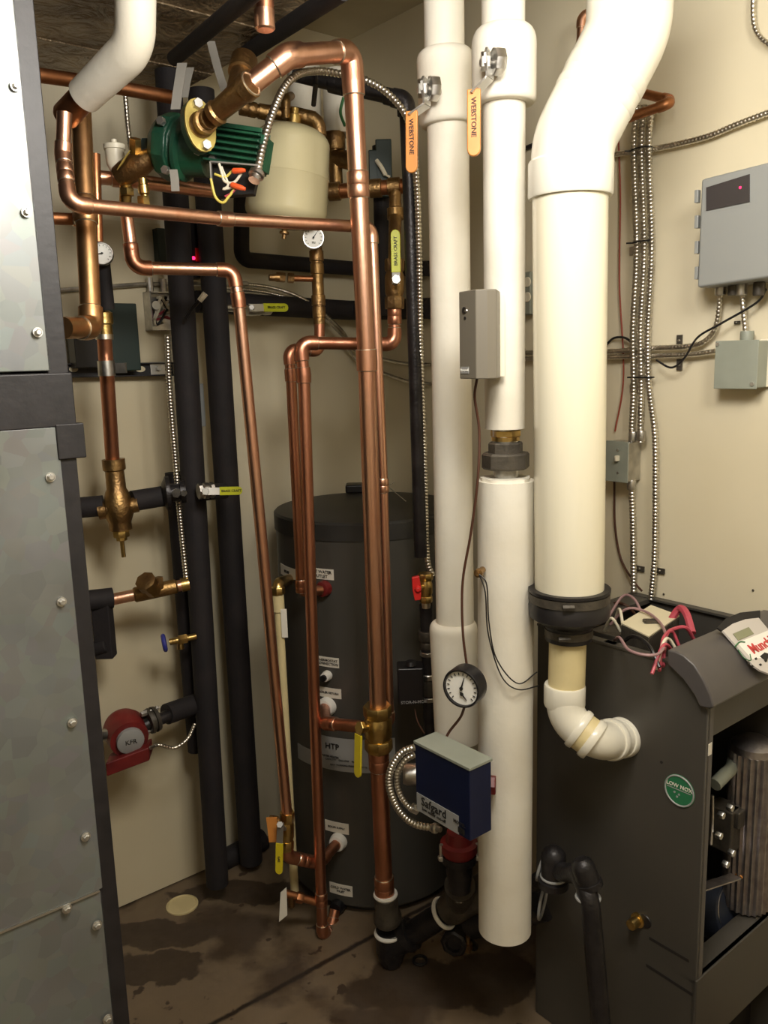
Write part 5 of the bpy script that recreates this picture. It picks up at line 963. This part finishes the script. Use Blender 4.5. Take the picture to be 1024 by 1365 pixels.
mb = MB(); mb.box(bp(s_back + .012, zt - .13, .012), -B * (s1 - s_back), A * (WID - .024), ZU * .01); t.part('inner_deck', mb, M['dark'])
zs = on(935, 1312, bp(s_fr, 0), RN).z
zk = max(.03, fp(1024, 1312).z)
mb = MB(); mb.box(bp(s_fr - .012, zk, .0), -B * .014, A * WID, ZU * (zs - zk)); mb.box(bp(s_fr - .05, zs - .012, .0), -B * .05, A * WID, ZU * .012); t.part('lower_front_panel', mb, M['boiler'], bevel=.002)
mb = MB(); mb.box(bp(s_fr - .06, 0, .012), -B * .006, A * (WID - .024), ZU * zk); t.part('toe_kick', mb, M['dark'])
zh = fp(945, 990).z; mb = MB(); mb.box(bp(s_fr - .02, zh, .012), -B * .010, A * (WID - .024), ZU * (z2 - zh)); t.part('header_panel', mb, M['boiler'])

mb = MB(); mb.box(bp(s_fr - .03, zs, .004), -B * .03, A * .018, ZU * (z2 - zs)); t.part('front_edge', mb, M['console'])
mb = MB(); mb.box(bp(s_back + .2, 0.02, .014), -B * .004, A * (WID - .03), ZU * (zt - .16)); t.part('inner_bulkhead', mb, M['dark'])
# stickers, slots, knob
def sp(px, py, o): return S(px, py, o)
c = sp(906, 1054, .0); mb = MB(); mb.lathe(c, RN, [(0, .0335), (.0012, .0335)], 40); st = t.part('sticker', mb, M['nox'], label='round green sticker')
mb = MB(); mb.ring(c + RN * .0012, RN, .031, .0018, 0, 40, 6); t.part('sticker_ring', mb, M['silverlabel'], of=st)
t.part('lettering', text_mb('LOW NOX', c + RN * .0016 + ZU * .009, -B, ZU, .0115), M['label'], of=st)
mb = MB(); [mb.lathe(c + RN * .0012 - B * x - ZU * y, RN, [(0, .0022), (.0008, .0022)], 10) for x, y in ((-.01, .006), (0, .008), (-.004, .014))]; mb.box(c + RN * .0012 + B * .027 + ZU * .001, -B * .052, ZU * .0015, RN * .0005); t.part('sticker_mark', mb, M['silverlabel'], of=st)
for (x0, y0, x1, y1) in ((866, 1252, 919, 1283), (862, 1288, 924, 1328)):
    a, b = sp(x0, y0, -.001), sp(x1, y1, -.001); mb = MB(); mb.box(a, V((b.x - a.x, b.y - a.y, b.z - a.z)), RN * .0016, ZU * .007); t.part('vent_slot', mb, M['dark'])
c = sp(851, 1226, 0); mb = MB(); mb.lathe(c, RN, [(0, .016), (.004, .016), (.005, .011), (.02, .012), (.028, .011), (.03, .007)], 20, 0); t.part('brass_port', mb, M['brass']); mb = MB(); mb.lathe(sp(860, 1228, 0), RN, [(0, .015), (.002, .014)], 20); t.part('grommet', mb, M['rubber'])
mb = MB(); mb.lathe(sp(882, 1016, 0), RN, [(0, .003), (.001, .003)], 10); t.part('hole', mb, M['dark'])
mb = MB(); c = bp(s_fr, fp(939, 1003).z, .006); mb.box(c - ZU * .012, A * .012, ZU * .024, -B * .001); t.part('sticker', mb, M['label'], label='tiny white sticker')
mb = MB(); p = S(774, 853); mb.box(bp(q_(820, 861)[0] - .03, zt + .001, .002), -B * .026, A * .016, ZU * .001); mb.box(bp(q_(868, 872)[0] - .01, zt + .001, .002), -B * .022, A * .018, ZU * .001); t.part('sticker', mb, M['label'], label='small white stickers on the top rim')
# transformer box on deck and wires
T0 = Z(872, 872, zt - .10); zb0 = zt - .12
cT = Z(880, 832, zt + .03)
def zz(px, py, dz=0): return Z(px, py, zt + dz)
top = [zz(828, 832, .02), zz(868, 808, .02), zz(906, 822, .02), zz(865, 850, .02)]
mb = MB(); mb.prism([V((p.x, p.y, zb0)) for p in top], ZU * (zt + .018 - zb0)); tr = t.part('ignition_box', mb, M['iron_grey'], bevel=.002)
mb = MB(); mb.prism(top, ZU * .003); t.part('cover_card', mb, M['paper'], of=tr)
mb = MB(); c = zz(868, 828, .026); [bar(mb, c + V((.014 * i, .008 * j, 0)), c + V((.014 * i2, .008 * j2, 0)), V((0, .0, .003)), .004, 0, False) for i, j, i2, j2 in ((-1, -1, 1, -1), (1, -1, 1, 1), (1, 1, -1, 1), (-1, 1, -1, -1))]; t.part('clip', mb, M['iron_grey'], of=tr)
mb = MB(); b0 = zz(800, 842, -.02); mb.cbox(V((b0.x + .03, b0.y, zt - .06)), -B * .035, A * .04, ZU * .045); t.part('terminal_block', mb, M['iron_grey'], bevel=.002)
for i, (pp, m, w_) in enumerate(((([(812, 800), (830, 795), (845, 798), (858, 804)]), 'wire_grey', 1.8), (([(814, 810), (835, 812), (860, 815), (880, 830), (888, 850), (880, 870), (860, 873), (838, 866), (826, 850), (820, 835)]), 'wire_grey', 1.8), (([(828, 835), (845, 848), (866, 862), (880, 870)]), 'black', 2.6), (([(890, 812), (905, 812), (915, 818), (924, 826)]), 'wire_pink', 5), (([(885, 862), (888, 848), (900, 838), (915, 837), (926, 834)]), 'wire_pink', 2.6), (([(880, 868), (884, 852), (896, 842), (906, 842)]), 'wire_pink', 2.2), (([(876, 866), (884, 858), (892, 852), (904, 850)]), 'wire_white', 2.2), (([(820, 806), (826, 812), (832, 822)]), 'wire_white', 2), (([(870, 872), (882, 864), (890, 860), (898, 852)]), 'wire_pink', 2.4), (([(808, 796), (820, 804), (836, 808), (850, 806)]), 'wire_brown', 2), (([(806, 818), (815, 824), (828, 824)]), 'wire_white', 2))):
    pts = [zz(x, y, (.03 if m != 'wire_brown' else .0) + (.012 if i in (3,) else 0)) for x, y in pp]; pts[0] = pts[0] - ZU * .04; pts[-1] = pts[-1] - ZU * .03; mb = MB(); mb.tube(smooth(pts), mr(w_, pts[1]), 8); t.part('wire', mb, M[m])
# control head: curved hood extruded along A
pf = [(894, 864), (904, 866), (915, 871), (930, 884), (943, 905), (952, 924), (956, 941), (951, 943), (937, 940), (930, 925), (915, 904), (894, 884)]
pr = [q_(x, y) for x, y in pf]
mb = MB(); mb.prism([bp(s, z, -.012) for s, z in pr], A * (WID + .012)); hd = t.part('control_head', mb, M['console'], bevel=.004)
# control panel on sloped hood
i0, i1 = 3, 4
pA, pB = bp(*pr[2], 0), bp(*pr[4], 0); sl = (pB - pA).normalized(); nH = A.cross(sl); 
if nH.dot(V((0, -1, 1))) < 0: nH = -nH
bulge = max((bp(*pr[k], 0) - pA).dot(nH) for k in (3,)) + .0015
def hp(px, py, o=0): return on(px, py, pA + nH * (bulge + o), nH)
pan = [(962, 842), (975, 833), (992, 827), (1010, 825), (1024, 842), (1046, 880), (1052, 905), (1030, 902), (1012, 895), (1002, 888), (990, 874)]
mb = MB(); mb.prism([hp(x, y) for x, y in pan], nH * .004); fc = t.part('facia', mb, M['facia'], of=hd)
mb = MB(); mb.prism([hp(x, y, -.002) for x, y in ((955, 838), (966, 826), (985, 818), (1012, 815), (1012, 826), (992, 828), (975, 834), (962, 843))], nH * .004); t.part('facia_recess', mb, M['dark'], of=hd)
mb = MB(); mb.prism([hp(x, y, .0045) for x, y in ((977, 845), (998, 836), (1005, 845), (984, 854))], nH * .0008); t.part('display', mb, M['lcd'], of=hd)
mb = MB(); mb.prism([hp(x, y, .004) for x, y in ((983, 857), (1030, 838), (1060, 870), (1003, 879))], nH * .0006); t.part('logo_patch', mb, M['white'], of=hd)
aH = A; c = hp(1020, 858, .005); t.part('lettering', text_mb('Munchkin', c, A, -sl, .030, .0012), M['pinkred'], of=hd)
mb = MB(); mb.tube(smooth([hp(x, y, .005) for x, y in ((980, 862), (986, 856), (993, 856))]), .0015, 6); mb.tube(smooth([hp(x, y, .005) for x, y in ((984, 866), (992, 877), (1001, 880), (1000, 872))]), .001, 6); t.part('logo_outline', mb, M['wire_green'], of=hd)
for (x, y) in ((1017, 876), (1021, 881), (1008, 878), (998, 884), (1003, 888), (1014, 886)): mb = MB(); mb.cbox(hp(x, y, .005), A * .003, sl * .002, nH * .0008); t.part('button', mb, M['ink'], of=hd)
mb = MB(); mb.prism([hp(x, y, .0045) for x, y in ((1013, 875), (1019, 870), (1026, 872), (1022, 882))], nH * .001); t.part('button', mb, M['ink'], of=hd)
# internals: heat exchanger, gas valve, blower
hx = bp(s_fr - .055, 0, .30); rr = .05; zlo, zhi = fp(1000, 1165, -.1).z, fp(1005, 975, -.1).z
mb = MB(); n = 60; pr2 = [(zlo, rr * .8)]
for k in range(9): z0 = zlo + .01 + (zhi - zlo - .02) * k / 9; dz = (zhi - zlo - .02) / 9; pr2 += [(z0, rr), (z0 + dz * .5, rr), (z0 + dz * .55, rr * .95), (z0 + dz * .95, rr * .95)]
pr2 += [(zhi, rr * .8)]
pts = []
for k in range(120): w = 2 * math.pi * k / 120; q = rr * (1 + .05 * math.cos(w * 24)); pts.append(V((hx.x + q * math.cos(w), hx.y + q * math.sin(w), zlo)))
mb.prism(pts, ZU * (zhi - zlo)); mb.lathe(V((hx.x, hx.y, zhi)), ZU, [(0, rr), (.015, rr * .95), (.03, rr * .5)], 24); t.part('heat_exchanger', mb, M['alu'])
mb = MB(); mb.tube(smooth([fp(953, 1046, -.06), fp(965, 1034, -.06), fp(976, 1022, -.08), fp(980, 1000, -.1)]), .014, 12); t.part('gas_tube', mb, M['greybox2'])
mb = MB(); c = fp(966, 1100, -.08); mb.cbox(c, A * .025, B * .03, ZU * .05); mb.cbox(c + ZU * .03 - B * .02, A * .014, B * .02, ZU * .02); t.part('gas_valve', mb, M['iron_grey'], bevel=.004)
for (x, y) in ((970, 1075), (955, 1112), (972, 1135), (958, 1085), (964, 1150)): mb = MB(); hexprof(mb, fp(x, y, -.04), -B, 0, .012, .008); t.part('bolt', mb, M['steel'])
mb = MB(); mb.tube(smooth([fp(950, 1060, -.04), fp(950, 1090, -.04), fp(948, 1125, -.05)]), .003, 8); t.part('sensing_tube', mb, M['steel'])
mb = MB(); c = fp(985, 1170, -.05); mb.tube([c, c + A * .02 + ZU * .008], .010, 12); mb.tube([fp(1020, 1085, -.05), fp(1030, 1075, -.05)], .012, 10); t.part('orange_hose', mb, M['orangegrip'])
mb = MB(); c = fp(966, 1214, -.09); mb.lathe(c, -B + ZU * .35, [(-.04, .065), (0, .07), (.02, .065), (.025, .04), (.03, .002)], 32); mb.ring(c - B * .018 + ZU * .01, -B + ZU * .35, .055, .002, 1); t.part('blower', mb, [mat('blue-grey casting', srgb(66, 72, 88), .4, .3), M['alu']])
mb = MB(); a = bp(s_fr - .05, zs + .1, .02); b = bp(s_fr - .05, zs + .12, .24); bar(mb, bp(s_fr - .03, fp(945, 1193).z, .02), bp(s_fr - .03, fp(990, 1184).z, .2), -B * .012, .003, 0, False); t.part('shelf_bracket', mb, M['alu'])
t.done()

# ================================================================ CAMERA, LIGHTS
cam = bpy.data.cameras.new('camera'); co = bpy.data.objects.new('camera', cam); COL.objects.link(co); scene.camera = co
co.location = CAM
from mathutils import Matrix
Mx = Matrix((rt, up, -fw)).transposed().to_4x4(); Mx.translation = CAM; co.matrix_world = Mx
cam.sensor_fit = 'VERTICAL'; cam.sensor_height = 24.0; cam.lens = 24.0 * F / 1365.0; cam.shift_y = 0; cam.clip_start = .02
def area(name, loc, target, size, power, col, sy=None):
    l = bpy.data.lights.new(name, 'AREA'); l.energy = power; l.size = size; l.color = col
    if sy: l.shape = 'RECTANGLE'; l.size_y = sy
    o = bpy.data.objects.new(name, l); COL.objects.link(o); o.location = loc; o.rotation_euler = (V(target) - V(loc)).to_track_quat('-Z', 'Y').to_euler(); return o
def point(name, loc, r, power, col):
    l = bpy.data.lights.new(name, 'POINT'); l.energy = power; l.shadow_soft_size = r; l.color = col
    o = bpy.data.objects.new(name, l); COL.objects.link(o); o.location = loc; return o
point('ceiling_lamp', (.14, .80, 2.20), .17, 58, (1, .96, .89))
point('ceiling_lamp', (.62, .62, 2.25), .17, 36, (1, .96, .89))
area('rear_fill_light', (-.45, -.25, 2.55), (-.1, 1.6, 1.3), .7, 8, (1, .94, .86))  # weak fill light added behind the camera, not a fixture of the room
w = bpy.data.worlds.new('world'); scene.world = w; w.use_nodes = True; w.node_tree.nodes['Background'].inputs[0].default_value = (.5, .45, .4, 1); w.node_tree.nodes['Background'].inputs[1].default_value = .1
vs = scene.view_settings; vs.view_transform = 'Standard'; vs.look = 'None'; vs.exposure = -0.25; vs.gamma = 1.0; vs.use_curve_mapping = False
